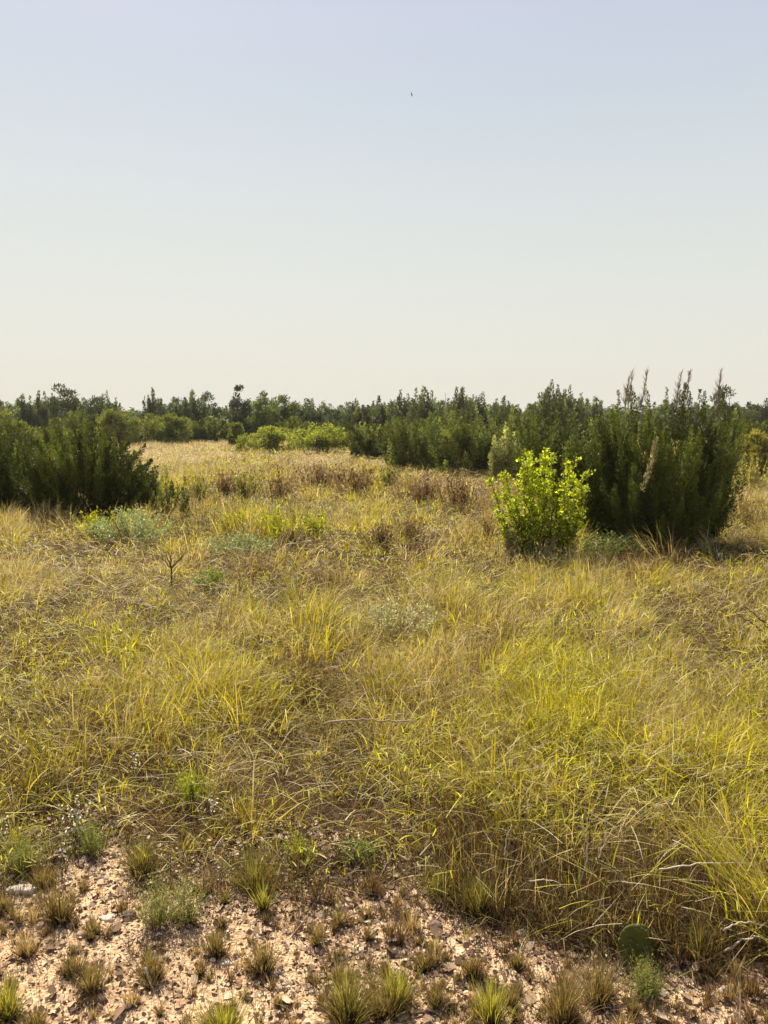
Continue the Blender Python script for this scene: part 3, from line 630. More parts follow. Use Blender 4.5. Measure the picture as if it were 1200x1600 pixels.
# ------------------------------------------------------------------ middle distance shrubs: px, base py, half width px, top py, depth, kind
MID = [
 ('j', 650, 66, 642, 28, 'mid green bushy juniper left of centre in the row behind the brown weeds', 301),
 ('j', 728, 60, 642, 26, 'mid green bushy juniper just left of the drooping pale one', 302),
 ('j', 690, 60, 640, 34, 'dull green juniper behind the gap in the centre row', 320),
 ('j', 800, 60, 634, 31, 'dull green juniper behind the drooping pale one', 321),
 ('j', 545, 46, 652, 48, 'dull green juniper behind the right one of the low yellow green bushes', 322),
 ('j', 132, 60, 640, 57, 'dull green juniper between the broad domed tree and the dark left bush', 323),
 ('s', 232, 34, 648, 60, 'soft green tree filling the space between the two rounded ones', 324),
 ('j', 325, 46, 652, 62, 'olive juniper at the back rim of the tan clearing', 325),
 ('j', 460, 40, 652, 58, 'dull olive juniper behind the gap between the low yellow green bushes', 326),
 ('l', 790, 27, 660, 22, 'narrow pale olive juniper with drooping sprays directly above the yellow green shrub', 303),
 ('j', 862, 66, 626, 17, 'green juniper rising behind the yellow green leafy shrub', 304),
 ('j', 928, 50, 634, 11.6, 'dark juniper pressed against the left side of the tall one', 305),
 ('j', 575, 36, 664, 36, 'dark green juniper bush right of the yellow green bushes at the clearing', 306),
 ('j', 612, 30, 655, 42, 'dusty green juniper bush behind the clearing, at the left end of its row', 307),
 ('y', 418, 42, 668, 43, 'low yellow green bush at the far rim of the clearing, left one of two', 308),
 ('y', 500, 46, 664, 42, 'low yellow green bush at the far rim of the clearing, right one of two', 309),
 ('s', 188, 46, 627, 52, 'rounded soft yellow green tree above the dark left bush', 310),
 ('s', 262, 42, 643, 55, 'rounded soft green tree at the left end of the tan clearing', 311),
 ('s', 20, 46, 642, 34, 'leafy green tree behind the broad bush at the left edge', 312),
 ('j', 85, 40, 655, 38, 'dull green juniper behind the gap between the two left bushes', 313),
 ('s', 370, 14, 662, 50, 'slim yellowish sapling beside the low yellow green bushes', 314),
 ('s', 1178, 36, 672, 22, 'olive yellow scrubby shrub right of the tall dark juniper', 315),
 ('j', 1155, 42, 640, 30, 'dusty olive juniper behind the right shoulder of the tall dark juniper', 316),
 ('j', 1262, 60, 650, 26, 'green juniper just past the right edge behind the olive shrub', 317),
 ('j', -110, 70, 650, 24, 'green juniper just past the left edge', 318),
]
for kind, px, hw, top, d, lab, sd_ in MID:
    rng = np.random.default_rng(sd_)
    c = A(px, 700, d); c[2] = float(terrain(c[0], c[1])); H = A(px, top, d)[2] - c[2]; R = pxm(hw, d)
    k = d / 25
    if kind == 'j':
        juniper('juniper_bush', rng, R, H, 80, 90, 130, .10 * k ** .7, .032 * k ** .7, (.105, .118, .026) if d > 20 else JUN, rad=.10, depth=.9, spiky=.16, flare=.42, fan=.5, nstem=7, label=lab, cat='juniper', loc=c)
    elif kind == 'l':
        juniper('juniper_bush', rng, R, H, 22, 34, 110, .10, .03, (.19, .19, .07), rad=.09, spiky=.25, flare=.3, nstem=5, label=lab, cat='juniper', loc=c)
    elif kind == 'y':
        clumptree('leafy_bush', rng, R * 1.12, H * 1.1, 110, 90, .12, .055, (.20, .22, .035), label=lab, cat='bush', loc=c, base=.03, openness=.13, trunk_r=.04, depth=.8, mat=M_leaf)
    else:
        clumptree('leafy_tree', rng, R, H, 120, 110, .11 * k ** .6, .036 * k ** .6, (.17, .185, .045) if px < 1000 else (.28, .25, .06), label=lab, cat='tree', loc=c, base=.03, openness=.12, trunk_r=.07, up=.9)

# ------------------------------------------------------------------ far treeline
def far_variants():
    v = {}
    for i in range(5):   # pointed ragged junipers, unit height 4 m
        rng = np.random.default_rng(400 + i)
        r, _ = juniper('juniper_tree', rng, 1.35, 4.0, 44, 46, 120, .22, .08, (.088, .100, .044), rad=.085, spiky=.26, flare=.42, nstem=5, label='x', loc=(0, 0, 0)); v['p%d' % i] = r
    for i in range(3):   # broader domes with knobbly tops
        rng = np.random.default_rng(430 + i)
        v['d%d' % i] = clumptree('juniper_tree', rng, 2.3, 4.0, 80, 90, .22, .085, (.080, .092, .044), label='x', cat='tree', base=.08, openness=.125, trunk_r=.11, up=.8, mat=M_needle)
    for i in range(2):   # light green leafy
        rng = np.random.default_rng(450 + i)
        v['g%d' % i] = clumptree('leafy_tree', rng, 1.5, 4.0, 60, 90, .22, .09, (.13, .16, .04), label='x', cat='tree', base=.06, openness=.14, trunk_r=.09, up=.8)
    rng = np.random.default_rng(470)  # tall open tree
    v['o0'] = clumptree('open_tree', rng, 1.25, 4.0, 34, 70, .20, .08, (.075, .085, .042), label='x', cat='tree', base=.3, openness=.105, trunk_r=.08, up=.8, mat=M_needle)
    return v
FV = far_variants(); used = set()
FAR = [  # variant, px, top py, half width px, depth, label
 ('p0', 2, 622, 20, 66, 'dark spiky juniper at the left end of the far treeline'),
 ('p1', 38, 618, 18, 70, 'dark narrow juniper left of the lone low dip in the far treeline'),
 ('p2', 74, 612, 14, 72, 'dark juniper close on the left of the broad domed tree'),
 ('d0', 128, 598, 42, 64, 'broad domed dark tree standing out of the left treeline'),
 ('p3', 172, 612, 12, 66, 'thin pointed juniper close on the right of the broad domed tree'),
 ('p4', 241, 606, 11, 74, 'lone pointed juniper spire at the gap above the tan clearing'),
 ('d1', 272, 612, 28, 72, 'knobbly dark juniper next to the lone spire'),
 ('p1', 305, 612, 20, 70, 'dark juniper above the middle of the tan clearing'),
 ('d2', 338, 613, 26, 74, 'dense dark juniper left of the tall open tree'),
 ('o0', 373, 591, 20, 68, 'tall open branched tree, highest of the left treeline'),
 ('g0', 414, 606, 22, 66, 'light green leafy tree just right of the tall open tree'),
 ('g1', 446, 613, 20, 68, 'light green leafy tree with a lower crown, right of its taller pair'),
 ('p2', 482, 623, 20, 72, 'low dark juniper right of the light green pair'),
 ('d0', 520, 626, 30, 76, 'low wide dark juniper in the sag of the treeline'),
 ('p3', 556, 624, 18, 74, 'low pointed juniper above the yellow green bushes'),
 ('p4', 592, 619, 20, 72, 'dark juniper rising toward the centre of the treeline'),
 ('p0', 626, 614, 18, 70, 'dark juniper second left of the bleached dead trunk'),
 ('p1', 664, 606, 20, 66, 'dark many pointed juniper next left of the bleached dead trunk'),
 ('d1', 690, 618, 24, 72, 'dark dense juniper right behind the bleached dead trunk'),
 ('p2', 720, 606, 19, 66, 'dark many pointed juniper next right of the bleached dead trunk'),
 ('p3', 755, 614, 18, 69, 'dark juniper second right of the bleached dead trunk'),
 ('p4', 787, 619, 16, 72, 'narrow dark juniper left of the small yellow green tree on the skyline'),
 ('g1', 826, 627, 16, 60, 'small yellow green tree in the dip of the right skyline'),
 ('p0', 858, 599, 20, 56, 'tall dark juniper on the skyline above the yellow green shrub'),
 ('p3', 889, 604, 18, 58, 'tall dark juniper touching the right side of its taller neighbour on the skyline'),
 ('p1', 930, 622, 22, 62, 'dark juniper on the skyline left of the dead tips'),
 ('p2', 1035, 626, 26, 64, 'dark juniper glimpsed behind the dead tips'),
 ('d2', 1142, 604, 34, 60, 'knobbly dark tree on the skyline right of the dead tips'),
 ('d0', 1182, 612, 30, 62, 'dark tree closing the skyline at the right edge'),
]
def put_far(key, px, top, hw, d, lab, group=None, rz=0.0):
    src = FV[key]; c = A(px, 700, d); c[2] = float(terrain(c[0], c[1])) - .05
    H = A(px, top, d)[2] - c[2]; R0 = {'p': 1.35, 'd': 2.3, 'g': 1.5, 'o': 1.25}[key[0]]
    hw = hw * (1.45 if key[0] == 'p' else 1.15)
    s = (max(pxm(hw, d) / R0, .5), max(pxm(hw, d) / R0, .5), H / 4.0 / (1.0 if key[0] == 'p' else 1.03))
    if key not in used:
        used.add(key); src.location = tuple(c); src.scale = s; src.rotation_euler[2] = rz; src['label'] = lab
        if group: src['group'] = group
    else: dup(src, c, lab, rz, s, group)
rr_ = random.Random(5)
for f in FAR: put_far(*f, rz=rr_.uniform(0, 6.28))
TOPS = np.array([[-700, 622], [0, 625], [80, 622], [160, 618], [210, 632], [240, 626], [330, 622], [450, 624], [540, 630], [640, 622], [760, 624], [820, 634], [880, 622], [1000, 628], [1200, 620], [1900, 622]])
i = 0; px = -560
while px < 1760:
    t = float(np.interp(px, TOPS[:, 0], TOPS[:, 1])) + rr_.uniform(0, 9); inside = -20 < px < 1220
    lab = 'dark juniper of the rear layer that fills the far treeline' if inside else ('dark juniper of the treeline past the left edge' if px < 0 else 'dark juniper of the treeline past the right edge')
    put_far(rr_.choice(['p0', 'p1', 'p2', 'p3', 'p4', 'd0', 'd1', 'd2', 'd0', 'd1', 'd2']), px, t + 1, rr_.uniform(22, 38), rr_.uniform(84, 112), lab,
            'rear layer of junipers in the far treeline' if inside else 'junipers of the treeline beyond the frame', rr_.uniform(0, 6.28))
    px += rr_.uniform(17, 27); i += 1
px = -40
while px < 1240:      # low shrubs closing the foot of the treeline
    put_far(rr_.choice(['d0', 'd1', 'd2', 'p2']), px, 645 + rr_.uniform(-4, 6), rr_.uniform(20, 34), rr_.uniform(66, 78), 'low dark juniper filling the foot of the far treeline',
            'low junipers at the foot of the far treeline', rr_.uniform(0, 6.28))
    px += rr_.uniform(26, 40)
# bleached dead trunk standing in the treeline
rng = np.random.default_rng(88); c = A(695, 700, 48); c[2] = 0; m = MB()
e = A(696, 614, 48) - c; tube(m, wob(rng, (0, 0, -.1), e, 8, .008), .035, .012, 7)
dt = thing('dead_tree', c, 'thin bleached dead trunk standing in the middle of the treeline', 'dead tree'); m.build('trunk', M_twig, dt, True)
for k in range(5):
    m = MB(); z = e[2] * (.5 + .09 * k); tube(m, wob(rng, (0, 0, z), (rng.uniform(-.3, .3), 0, z + rng.uniform(.2, .5)), 4, .04), .014, .005, 5); m.build('branch', M_twig, dt, True)

# ------------------------------------------------------------------ weeds and clumps in the meadow
def low_clump(name, px, py, hw, h_px, col, lab, cat, seed, leafL=.035, n=1500, shape='kite', stems=True, group=None):
    """a mounded many stemmed herb"""
    rng = np.random.default_rng(seed); b = G(px, py); d = b[1]; R = pxm(hw, d); H = pxm(h_px, d)
    root = thing(name, b, lab, cat, group); mb = MB(); sb = MB(); ns = 46
    a = rng.uniform(0, 6.28, ns); r = np.sqrt(rng.uniform(0, 1, ns)); T = np.stack([R * r * np.cos(a), R * .8 * r * np.sin(a), H * (1 - .45 * r ** 2) * rng.uniform(.75, 1.08, ns)], 1)
    Bp = T * np.array([.45, .45, 0])
    idx = rng.integers(0, ns, n); t = rng.uniform(.3, 1.05, n)[:, None]
    P = Bp[idx] * (1 - t) + T[idx] * t + rng.normal(0, .05 * (R + H), (n, 3)) * .5; P[:, 2] = np.maximum(P[:, 2], .01)
    D = rng.normal(0, .7, (n, 3)) + np.array([0, 0, .5]); K = jit(rng, col, n, .25)
    leaves(mb, P, D, unit(rng.normal(0, 1, (n, 3)) + np.array([0, 0, .5])), leafL * rng.uniform(.6, 1.3, n), leafL * .42 * rng.uniform(.7, 1.3, n), K, shape)
    blades(sb, Bp, np.arctan2(T[:, 1], T[:, 0]), np.full(ns, 1.25), np.full(ns, .2), np.linalg.norm(T - Bp, axis=1), np.full(ns, max(.004, .0011 * d)), jit(rng, (.16, .11, .06), ns), S=3, rng=rng)
    sb.build('stems', M_grass, root); mb.build('foliage', M_leaf if shape == 'oval' else M_needle, root)
    return root
SAGE = (.27, .30, .15)
for i, (px, py, hw, h, col, lab, L, n) in enumerate([
  (215, 850, 80, 54, (.38, .40, .19), 'low mounded silvery green clump in front of the left bushes', .045, 3400),
  (375, 870, 62, 36, (.34, .35, .17), 'low pale sage green clump right of the mounded silvery clump', .045, 2000),
  (330, 920, 28, 34, (.22, .28, .05), 'small bright green low clump beside the bare twiggy sapling', .035, 900),
  (625, 995, 80, 60, (.52, .47, .28), 'wispy grey green clump in the middle of the meadow', .03, 2200),
  (1085, 1215, 95, 60, (.56, .52, .32), 'pale grey green herb among dry stalks right of the bright grass patch', .024, 1500),
  (560, 1345, 40, 40, (.17, .21, .06), 'low dull green herb at the middle of the grass edge', .014, 900),
  (975, 872, 45, 40, (.10, .13, .04), 'dark leafy herb at the left foot of the tall juniper', .04, 600),
  (1075, 860, 60, 36, (.17, .15, .07), 'tangled brownish herb at the right foot of the tall juniper', .04, 900),
  (935, 880, 42, 60, (.15, .19, .04), 'ragged green herb between the leafy shrub and the tall juniper', .04, 700)]):
    low_clump('herb_clump', px, py, hw, h, col, lab, 'herb', 500 + i, L, n, 'kite')

def upright_weed(px, py, hw, h_px, col, lab, seed, n=70, cat='weed', name='upright_weed', group=None, green=0.0):
    rng = np.random.default_rng(seed); b = G(px, py); d = b[1]; R = pxm(hw, d); H = pxm(h_px, d); mb = MB()
    P = np.zeros((n, 3)); a = rng.uniform(0, 6.28, n); r = np.abs(rng.normal(0, .6, n)); P[:, 0] = np.cos(a) * r * R; P[:, 1] = np.sin(a) * r * R; P[:, 2] = -.01
    w = np.full(n, .0010 * d) * rng.uniform(.6, 1.3, n); K = jit(rng, col, n, .28)
    th0 = np.radians(np.clip(88 - 22 * r + rng.normal(0, 5, n), 45, 90)); L = H * rng.uniform(.35, 1.15, n)
    blades(mb, P, a, th0, np.radians(rng.uniform(0, 22, n)), L, w, K * .8, K, 4, rng=rng)
    # short side leaves and seed bits along each stem
    m = n * 9; i2 = rng.integers(0, n, m); t = rng.uniform(.35, 1, m)
    u = np.stack([np.cos(a), np.sin(a), np.zeros(n)], 1)
    Q = P[i2] + (u[i2] * np.cos(th0[i2])[:, None] + np.array([0, 0, 1]) * np.sin(th0[i2])[:, None]) * (L[i2] * t)[:, None]
    D = rng.normal(0, .5, (m, 3)) + np.array([0, 0, .8]); leaves(mb, Q, D, rng.normal(0, 1, (m, 3)), .0040 * d * rng.uniform(.6, 1.6, m), .0018 * d * rng.uniform(.6, 1.3, m), jit(rng, col, m, .3))
    return tag(mb.build(name, M_grass, loc=b), lab, cat, group)
BR = (.19, .125, .075); OL = (.20, .18, .055); GR = (.33, .33, .03)
for i, w in enumerate([
  (310, 790, 22, 48, OL, 'olive upright weed right of the small young juniper'),
  (382, 782, 22, 46, OL, 'olive brown broom like weed below the tan clearing'),
  (350, 776, 18, 40, BR, 'thin brown weed left of the olive broom like weed'),
  (436, 785, 28, 56, BR, 'tall dark brown weed in the middle of the clearing foreground'),
  (500, 765, 34, 40, BR, 'rusty brown weed right of the tall dark brown weed'),
  (556, 772, 34, 42, BR, 'rounded purplish brown weed below the yellow green bushes'),
  (610, 765, 26, 36, OL, 'low olive weed right of the rounded purplish brown weed'),
  (660, 790, 32, 50, BR, 'brown stemmed weed in front of the green juniper row'),
  (715, 800, 36, 60, BR, 'rusty weed patch left of the yellow green leafy shrub'),
  (597, 862, 18, 44, (.13, .085, .05), 'dark isolated brown weed standing in the middle meadow'),
  (432, 846, 30, 56, GR, 'bright green upright grass clump in the middle meadow'),
  (372, 832, 18, 34, GR, 'small bright green clump left of the larger bright one'),
  (490, 838, 22, 36, GR, 'small yellow green clump right of the bright upright clump'),
  (455, 860, 24, 34, (.12, .08, .05), 'dark brown weed at the foot of the bright green clump'),
  (395, 905, 50, 40, (.22, .15, .10), 'greyish brown twiggy weed patch below the sage clump'),
  (515, 930, 34, 38, (.18, .12, .08), 'brown weed left of the wispy grey green clump'),
  (640, 845, 26, 36, BR, 'thin brown weed right of the dark isolated one'),
  (760, 850, 30, 70, (.26, .19, .09), 'tan weed leaning against the left of the leafy shrub'),
  (790, 885, 40, 60, (.30, .24, .13), 'pale tangled dry weed under the left side of the leafy shrub'),
  (860, 893, 40, 46, (.26, .22, .12), 'pale dry weed under the right side of the leafy shrub'),
  (1160, 830, 44, 60, (.26, .20, .09), 'tan weed clump at the right edge beyond the tall juniper'),
  (1172, 775, 34, 60, (.30, .27, .08), 'yellowish weed clump below the olive shrub at the right edge'),
  (75, 822, 22, 36, (.24, .19, .09), 'dry weed at the foot of the left edge bush'),
  (150, 838, 16, 40, GR, 'thin green sprout before the dark foot of the left bushes'),
  (480, 1092, 46, 60, (.17, .11, .05), 'dark brown weed patch left of the lying pale stick'),
  (60, 1245, 40, 60, (.15, .11, .04), 'dark brown weed patch left of the white flowered weed'),
  (900, 1175, 60, 105, (.42, .38, .03), 'brightest yellow green grass clump of the right meadow'),
  (838, 1180, 40, 75, (.42, .38, .03), 'yellow green grass clump left of the brightest one'),
  (960, 1185, 34, 70, (.42, .38, .03), 'yellow green grass clump right of the brightest one'),
  (1165, 1125, 44, 70, (.42, .38, .03), 'yellow green grass clump at the right edge'),
  (300, 1255, 34, 60, (.31, .34, .04), 'fresh green grass sprouts in the left middle foreground'),
  (465, 1345, 22, 50, (.30, .33, .05), 'green sprouts over the dull grass edge left of centre'),
]): upright_weed(*w, seed=640 + i, n=120 if w[2] > 30 else 80, cat='grass clump' if 'grass' in w[5] else 'weed')

# ------------------------------------------------------------------ foreground tufts on bare soil
def tuft(name, px, py, w_px, h_px, style, lab, seed, cat='grass tuft', group=None):
    rng = np.random.default_rng(seed); b = G(px, py); d = b[1] ; dd = math.hypot(d, CAMH * .6); v_ = rng.uniform(.68, 1.05) if style in ('olive', 'straw') else 1.0; R = pxm(w_px, dd) * .5 * rng.uniform(.85, 1.15); H = pxm(h_px, dd) * v_
    mb = MB()
    pal = {'olive': ((.17, .125, .045), (.40, .31, .15)), 'straw': ((.38, .27, .13), (.64, .50, .29)), 'green': ((.19, .175, .04), (.36, .32, .10)),
           'bright': ((.30, .31, .05), (.52, .48, .11)), 'brown': ((.14, .085, .05), (.30, .20, .11)), 'feather': ((.21, .23, .07), (.36, .35, .13))}[style]
    n = {'olive': 330, 'straw': 130, 'green': 280, 'bright': 230, 'brown': 110, 'feather': 90}[style]
    n = int(n * np.clip(w_px / 50, .35, 1.8))
    a = rng.uniform(0, 6.28, n); r = np.abs(rng.normal(0, .5, n)).clip(0, 1.3)
    ea, eb = rng.uniform(.45, .85), rng.uniform(.3, .6); P = np.stack([np.cos(a) * r * R * ea, np.sin(a) * r * R * eb, np.full(n, -.006)], 1); P[:, 0] += rng.normal(0, .25 * R) * (rng.uniform(0, 1, n) < .4)
    th0 = np.radians(np.clip(88 - rng.uniform(14, 38) * r + rng.normal(0, 9, n), 10, 92)); bend = np.radians(rng.uniform(0, 38, n) + 10 * r)
    L = H * rng.uniform(.5, 1.15, n); mixv = rng.uniform(0, 1, (n, 1)) ** 1.2
    K = (np.array(pal[0]) * (1 - mixv) + np.array(pal[1]) * mixv) * np.exp(rng.normal(0, .15, (n, 1)))
    w = .0017 * (1.3 if style in ('bright',) else 1.0)
    blades(mb, P, a + rng.normal(0, .3, n), th0, bend, L, np.full(n, w) * rng.uniform(.6, 1.4, n), K * np.array([.55, .45, .4]), K, 4, rng=rng)
    # dead brown skirt of old blades at the base
    m = int(n * .9); a2 = rng.uniform(0, 6.28, m); P2 = np.stack([np.cos(a2) * R * .35 * rng.uniform(0, 1, m), np.sin(a2) * R * .35 * rng.uniform(0, 1, m), np.full(m, -.004)], 1)
    blades(mb, P2, a2, np.radians(rng.uniform(10, 75, m)), np.radians(rng.uniform(0, 30, m)), H * rng.uniform(.15, .5, m), np.full(m, .0026), jit(rng, (.085, .048, .026), m, .35), S=3, rng=rng)
    if style == 'feather':   # fine leafed herb
        q = int(15 * n); i2 = rng.integers(0, n, q); t = rng.uniform(.2, 1, q); u = np.stack([np.cos(a), np.sin(a), np.zeros(n)], 1)
        Q = P[i2] + (u[i2] * np.cos(th0[i2])[:, None] + np.array([0, 0, 1]) * np.sin(th0[i2])[:, None]) * (L[i2] * t)[:, None] + rng.normal(0, .006, (q, 3))
        leaves(mb, Q, rng.normal(0, .7, (q, 3)) + np.array([0, 0, .6]), rng.normal(0, 1, (q, 3)), .011 * rng.uniform(.5, 1.4, q), .0028, jit(rng, pal[1] if rng.uniform() > 2 else pal[0], q, .25))
    return tag(mb.build(name, M_grass, loc=b), lab, cat, group)
TUFTS = [
 (70, 1385, 60, 48, 'olive', 'spiky yellowish tuft just above the white stones'),
 (95, 1438, 66, 62, 'olive', 'dense olive tuft right of the white stones'),
 (6, 1425, 34, 50, 'olive', 'tuft cut by the left edge beside the white stones'),
 (145, 1458, 36, 34, 'olive', 'small olive tuft right of the dense one by the white stones'),
 (52, 1440, 34, 42, 'straw', 'sparse pale straw tuft below the white stones'),
 (42, 1492, 70, 58, 'straw', 'tall sparse straw tuft in the left foreground'),
 (112, 1520, 64, 46, 'olive', 'wide flat olive tuft in the left foreground'),
 (142, 1548, 48, 56, 'olive', 'olive tuft with a bare dark foot at left'),
 (236, 1528, 56, 58, 'olive', 'round dense tuft over a dark base in the left foreground'),
 (250, 1448, 66, 84, 'feather', 'green feathery bushlet on dark woody stems'),
 (288, 1440, 50, 74, 'feather', 'dull green feathery bushlet right of the larger one'),
 (14, 1588, 58, 62, 'bright', 'yellow green tuft in the lower left corner'),
 (58, 1612, 56, 50, 'olive', 'olive tuft at the bottom edge near the left corner'),
 (146, 1592, 22, 32, 'straw', 'tiny straw tuft near the bottom left'),
 (205, 1572, 36, 42, 'straw', 'sparse pale tuft below the round dense one'),
 (190, 1425, 48, 32, 'brown', 'dead brown flattened tuft left of the feathery bushlets'),
 (412, 1422, 24, 54, 'bright', 'narrow upright bright green sprig on the litter'),
 (410, 1518, 56, 62, 'olive', 'round olive tuft with a loose pale stalk, centre left'),
 (336, 1492, 52, 42, 'olive', 'thin brownish olive tuft left of the round one with a stalk'),
 (350, 1615, 100, 56, 'bright', 'wide pale green tuft at the bottom edge'),
 (352, 1412, 22, 26, 'green', 'tiny green tuft left of the narrow bright sprig'),
 (492, 1408, 28, 42, 'brown', 'dark brown stubby weed below the grass edge'),
 (462, 1438, 24, 22, 'brown', 'tiny dark stub right of the narrow bright sprig'),
 (540, 1592, 84, 98, 'green', 'large olive green tuft at the bottom centre'),
 (594, 1588, 60, 84, 'olive', 'olive tuft pressed to the right of the large bottom centre one'),
 (516, 1412, 20, 36, 'brown', 'thin dark weed right of the dark brown stubby one'),
 (582, 1398, 56, 56, 'brown', 'brown twiggy weed at the middle of the grass edge'),
 (400, 1388, 110, 66, 'green', 'wide fanning green tuft spilling from the grass edge'),
 (318, 1398, 42, 54, 'brown', 'brown weed left of the wide fanning tuft'),
 (625, 1474, 28, 66, 'brown', 'dark stemmed upright weed at centre on the litter'),
 (750, 1425, 80, 66, 'green', 'radiating green tuft just below the long leaning stick'),
 (662, 1514, 46, 38, 'olive', 'small olive tuft on the litter right of centre'),
 (738, 1524, 50, 38, 'olive', 'small olive tuft with a dark foot, right of centre'),
 (808, 1512, 38, 42, 'olive', 'small rusty olive tuft between litter and dark foot tuft'),
 (622, 1575, 54, 74, 'bright', 'yellow green tuft right of the bottom centre tufts'),
 (682, 1566, 44, 50, 'olive', 'thin olive tuft above the lying dark stick'),
 (766, 1596, 66, 66, 'bright', 'bright yellow green tuft near the bottom right of centre'),
 (812, 1412, 28, 34, 'bright', 'small orange yellow tuft under the leaning stick'),
 (886, 1464, 28, 38, 'green', 'small green tuft in the dark hollow of the grass edge'),
 (880, 1595, 80, 84, 'olive', 'fuzzy olive tuft at the bottom right'),
 (932, 1566, 60, 92, 'olive', 'tall fuzzy olive tuft left of the cactus pad'),
 (1010, 1560, 70, 62, 'feather', 'feathery pale green herb in front of the cactus pad'),
 (1092, 1504, 22, 78, 'green', 'slender upright green stem right of the cactus pad'),
 (1180, 1560, 60, 50, 'brown', 'brown tangled tuft in the lower right corner'),
 (40, 1362, 100, 66, 'feather', 'soft green feathery herb at the left edge of the grass'),
 (146, 1336, 70, 56, 'feather', 'soft green feathery herb beside the bare inlet'),
 (222, 1364, 66, 66, 'green', 'olive green mounded tuft right of the bare inlet'),
 (690, 1400, 60, 50, 'green', 'green tuft at the grass edge left of the radiating one'),
]
for i, t in enumerate(TUFTS): tuft('feathery_herb' if t[4] == 'feather' else 'grass_tuft' if t[4] != 'brown' else 'brown_weed', *t, seed=700 + i, cat='herb' if t[4] == 'feather' else 'weed' if t[4] == 'brown' else 'grass tuft')
rs = np.random.default_rng(900); k = 0
while k < 270:
    px, py = rs.uniform(-60, 1260), rs.uniform(1385, 1610)
    if px < 480 and rs.uniform() < .45: continue
    g = G(px, py)
    if cover(g[:1], g[1:2])[0] > -.04: continue
    st = ['olive', 'straw', 'brown', 'brown'][k % 4]
    big = 1.0 + (px > 480) * rs.uniform(0, 1.3)
    tuft('grass_sprout' if st != 'brown' else 'dead_sprout', px, py, rs.uniform(9, 22) * big, rs.uniform(12, 32) * big ** .6, st,
         'small dark dead sprout on the bare soil' if st == 'brown' else 'small dry sprout of %s grass on the bare soil' % ('olive' if st == 'olive' else 'straw coloured'), 1000 + k, 'sprout', 'small %s sprouts dotted over the bare soil' % ('dead' if st == 'brown' else st))
    k += 1

# tall grass arching in from the right edge
def right_grass():
    rng = np.random.default_rng(66)
    for (px, py, n, H, lean, lab) in ((1222, 1475, 170, .46, 2.6, 'tall yellow green grass leaning in from the right edge'), (1150, 1400, 120, .38, 2.2, 'upright yellow green grass left of the leaning edge clump')):
        b = G(px, py); mb = MB(); P = np.stack([rng.normal(0, .07, n), rng.normal(0, .07, n), np.full(n, -.01)], 1)
        phi = rng.normal(lean, .55, n); K = np.where(rng.uniform(0, 1, (n, 1)) < .6, GREEN, STRAW) * np.exp(rng.normal(0, .18, (n, 1)))
        blades(mb, P, phi, np.radians(rng.uniform(60, 88, n)), np.radians(rng.uniform(10, 75, n)), H * rng.uniform(.6, 1.2, n), .0055 * rng.uniform(.5, 1.2, n), K * .8, K, 6, rng=rng)
        tag(mb.build('tall_grass_clump', M_grass, loc=b), lab, 'grass clump')
right_grass()

# ------------------------------------------------------------------ white flowered weeds
def white_weed(px, py, h_px, n, spread, lab, seed):
    rng = np.random.default_rng(seed); b = G(px, py); H = pxm(h_px, b[1] * 1.1)
    root = thing('white_flowered_weed', b, lab, 'weed'); sb = MB(); fb = MB(); gb = MB()
    for k in range(n):
        e = np.array([rng.normal(0, spread), rng.normal(0, spread * .7), H * rng.uniform(.7, 1.05)]); p = wob(rng, (rng.normal(0, .01), 0, -.01), e, 6, .03)
        tube(sb, p, .0018, .0009, 4)
        m = 10; t = rng.uniform(.35, 1, m)[:, None]; Q = p[0] + (e - p[0]) * t + rng.normal(0, .008, (m, 3))
        leaves(fb, Q, rng.normal(0, .6, (m, 3)) + np.array([0, 0, .2]), unit(rng.normal(0, .5, (m, 3)) + np.array([0, -.4, 1])), .013 * rng.uniform(.6, 1.3, m), .008, jit(rng, (.62, .54, .38), m, .15), 'oval')
        m = 8; t = rng.uniform(.1, .9, m)[:, None]; Q = p[0] + (e - p[0]) * t
        leaves(gb, Q, rng.normal(0, .6, (m, 3)) + np.array([0, 0, .2]), rng.normal(0, 1, (m, 3)), .018, .006, jit(rng, (.2, .22, .07), m, .2))
    sb.build('stems', M_stem, root); fb.build('flowers', M_flake, root); gb.build('leaves', M_grass, root)
white_weed(122, 1318, 76, 9, .05, 'white flowered weed with many small heads above the left grass edge', 71)
white_weed(103, 1362, 70, 3, .012, 'single stalk with white paired leaves below the many headed white weed', 72)
white_weed(4, 1330, 56, 5, .02, 'white flowered weed at the very left edge', 73)
white_weed(330, 1290, 50, 5, .05, 'sparse white flecked weed in the left middle foreground', 74)
white_weed(215, 1218, 40, 5, .03, 'tiny white flecked weed beside the dark hollow in the left grass', 75)

